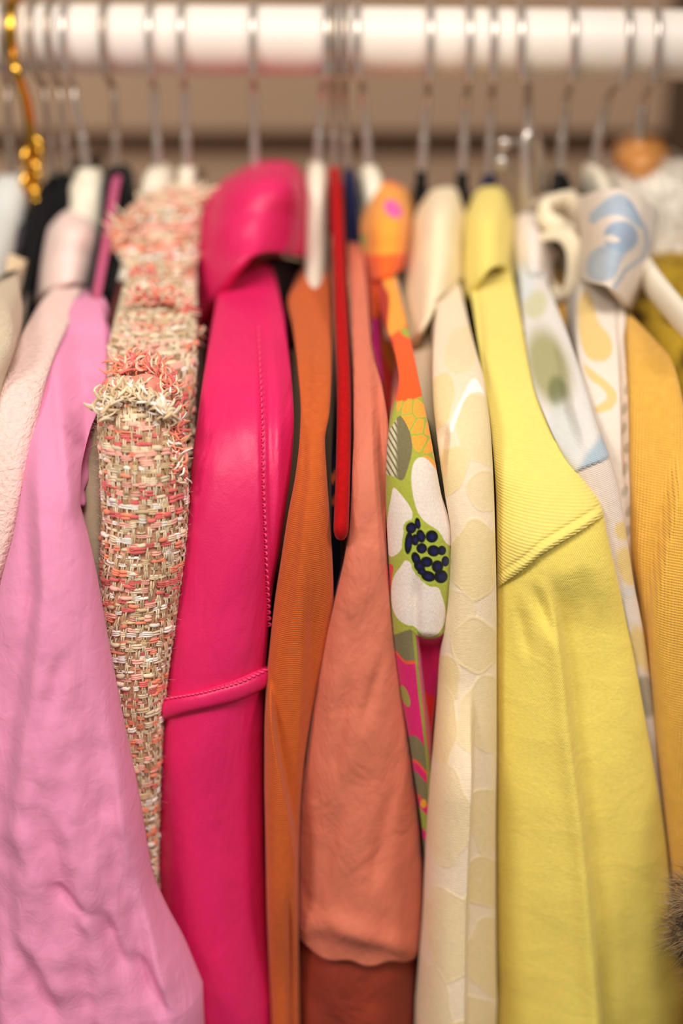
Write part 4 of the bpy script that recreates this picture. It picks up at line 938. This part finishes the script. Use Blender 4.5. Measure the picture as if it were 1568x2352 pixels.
# ---------------------------------------------------------------- furs on the right
def strands(Lf, n, ln, wid, parent, seed, colf, droop=.3, name='fur', vr=(0, 1), ur=1.1, mat=None, umax=1.0, dark=0.):
    R = random.Random(seed); f, V = sampler(Lf); g = Geo(); roots = []; va, vb = -V[0], -V[-1]
    for i in range(n):
        v = -(va + (vb - va) * R.uniform(*vr)); row = int(np.interp(-v, -V, np.arange(len(V)))); u = R.uniform(Lf.U[row, Lf.i0] * ur, Lf.U[row, Lf.i1-1] * ur * umax)
        p, nn = f(u, v); d = np.array([R.gauss(0, .35), R.gauss(0, .2), R.gauss(-droop, .3)]); k = ln * R.uniform(.6, 1.2)
        q = [p, p + (nn + d * .5) * k * .5, p + (nn * .8 + d) * k]
        roots.append((p, q, R.uniform(.85, 1.12) if R.random() > dark else .12))
    x_, y_, _ = proj(np.array([a[0] for a in roots])); cs = colf(x_, y_)
    for (p, q, k), c_ in zip(roots, cs):
        vv, ff = tube_geo(q, [wid, wid * .8, wid * .15], 3, ref=(1, 0, 0)); g.add(vv, ff, c_ * k)
    o = g.build(name, mat, parent); o['kind'] = 'stuff'; return o
M['fur_strands'] = fabric('fur_strands', (255,255,255), .7, .2, .2, printed=True)
hanger('round-shouldered honey wood hanger in front of the white fur', 1505, 1478, 1467, 322, M['wood'], arm=[(1462,375,.72),(1450,410,.715),(1440,450,.71)], wx=.006, wz=.007, wire='chrome', name='wooden_hanger')
wr_ = COL.objects[-1]
sp = smooth_path(pxpath([(1468,352,.77),(1470,358,.74),(1472,366,.72),(1474,374,.705),(1475,380,.697),(1475,382,.694)]), 5); k = np.linspace(0, 1, len(sp)); kk = np.sqrt(np.clip(1 - k**4, .02, 1))
g = Geo(); g.add(*tube_geo(sp, np.stack([.0150 * kk, .0115 * kk], 1), 20))
g.build('shoulder_piece', M['wood'], wr_.parent)
r = thing('fur_stole', unproj(1560, 640, .66), 'fluffy white fur stole at the upper right edge', 'stole')
wf = loft('shoulder', [(384,1500,1620,.70),(402,1455,1650,.692),(440,1415,1680,.685),(500,1415,1700,.68),(580,1435,1730,.675),(625,1460,1740,.674)], M['white_fur'], r, dy=10, ncol=40, n=2.0, wrinkle=[(.012,.012,.003,97)], backto=lambda D: 2*(RAIL_Y-D) + .06, taper=.9, lane=(.122, .20))
strands(wf, 1800, .007, .00022, wf.ob, 4, lambda x, y: fill(x.shape, (248, 240, 228)), vr=(0, 1), mat=M['fur_strands'])
def col_leo(x, y):
    c = fill(x.shape, (206, 168, 52))
    for k in range(60):
        q = random.Random(k); a, b = q.uniform(1440, 1720), q.uniform(600, 1200)
        c = over(c, .9 * ell(x, y, a, b, q.uniform(8, 20), q.uniform(10, 26), q.uniform(0, 180), .5), (62, 46, 20))
    return c
r = thing('plush_jacket', unproj(1580, 1100, .60), 'olive gold plush jacket with dark spots under the bare ivory hanger arm', 'jacket')
lf = loft('shoulder', [(590,1540,1640,.665),(620,1490,1660,.657),(700,1440,1690,.645),(800,1450,1730,.63),(950,1480,1750,.62),(1100,1500,1770,.615)], M['leopard'], r, zend=ZB, dy=8, ncol=44, n=2.2, colour=col_leo, wrinkle=[(.01,.012,.004,98)], backto=lambda D: 2*(RAIL_Y-D), lane=LANE['plush'], taper=.9)
strands(lf, 2500, .008, .0002, lf.ob, 5, col_leo, vr=(0, .6), mat=M['fur_strands'])
TAB = [(random.Random(k).uniform(1560, 1860), random.Random(k + 500).uniform(560, 2900), random.Random(k + 900).uniform(12, 26)) for k in range(90)]
def col_tab(x, y):
    c = fill(x.shape, (176, 146, 108))
    for a, b, q in TAB:
        if not (a < 1610 and 2000 < b < 2300): c = over(c, .9 * ell(x, y, a, b, q, q * 1.3, 20, .4), (30, 26, 22))
    c = over(c, ell(x, y, 1556, 2206, 40, 30, -20, .4), (10, 9, 9)); return over(c, .9 * ell(x, y, 1590, 2120, 18, 34, 20, .4), (40, 34, 28))
r = thing('spotted_fur_coat', unproj(1700, 2352, .48), 'spotted fur coat sleeve poking in at the lower right edge', 'coat')
tf = loft('sleeve', [(700,1700,1760,.60),(880,1690,1800,.56),(1100,1690,1830,.52),(1500,1670,1850,.49),(1800,1665,1850,.472),(2000,1640,1840,.462),(2070,1606,1830,.459),(2105,1570,1825,.457),(2140,1562,1815,.455),(2168,1570,1812,.455),(2200,1550,1810,.454),(2235,1562,1810,.454),(2262,1606,1810,.454),(2352,1640,1810,.454)], M['tabby'], r, zend=ZS, dy=8, ncol=50, n=2.0, colour=col_tab, length=.036, rmax=.025)
strands(tf, 5000, .007, .00012, tf.ob, 16, col_tab, droop=.2, mat=M['fur_strands'], name='fur')
strands(tf, 7000, .008, .00011, tf.ob, 6, col_tab, droop=.1, ur=1.15, vr=(.4, .8), umax=-.2, dark=.3, mat=M['fur_strands'])
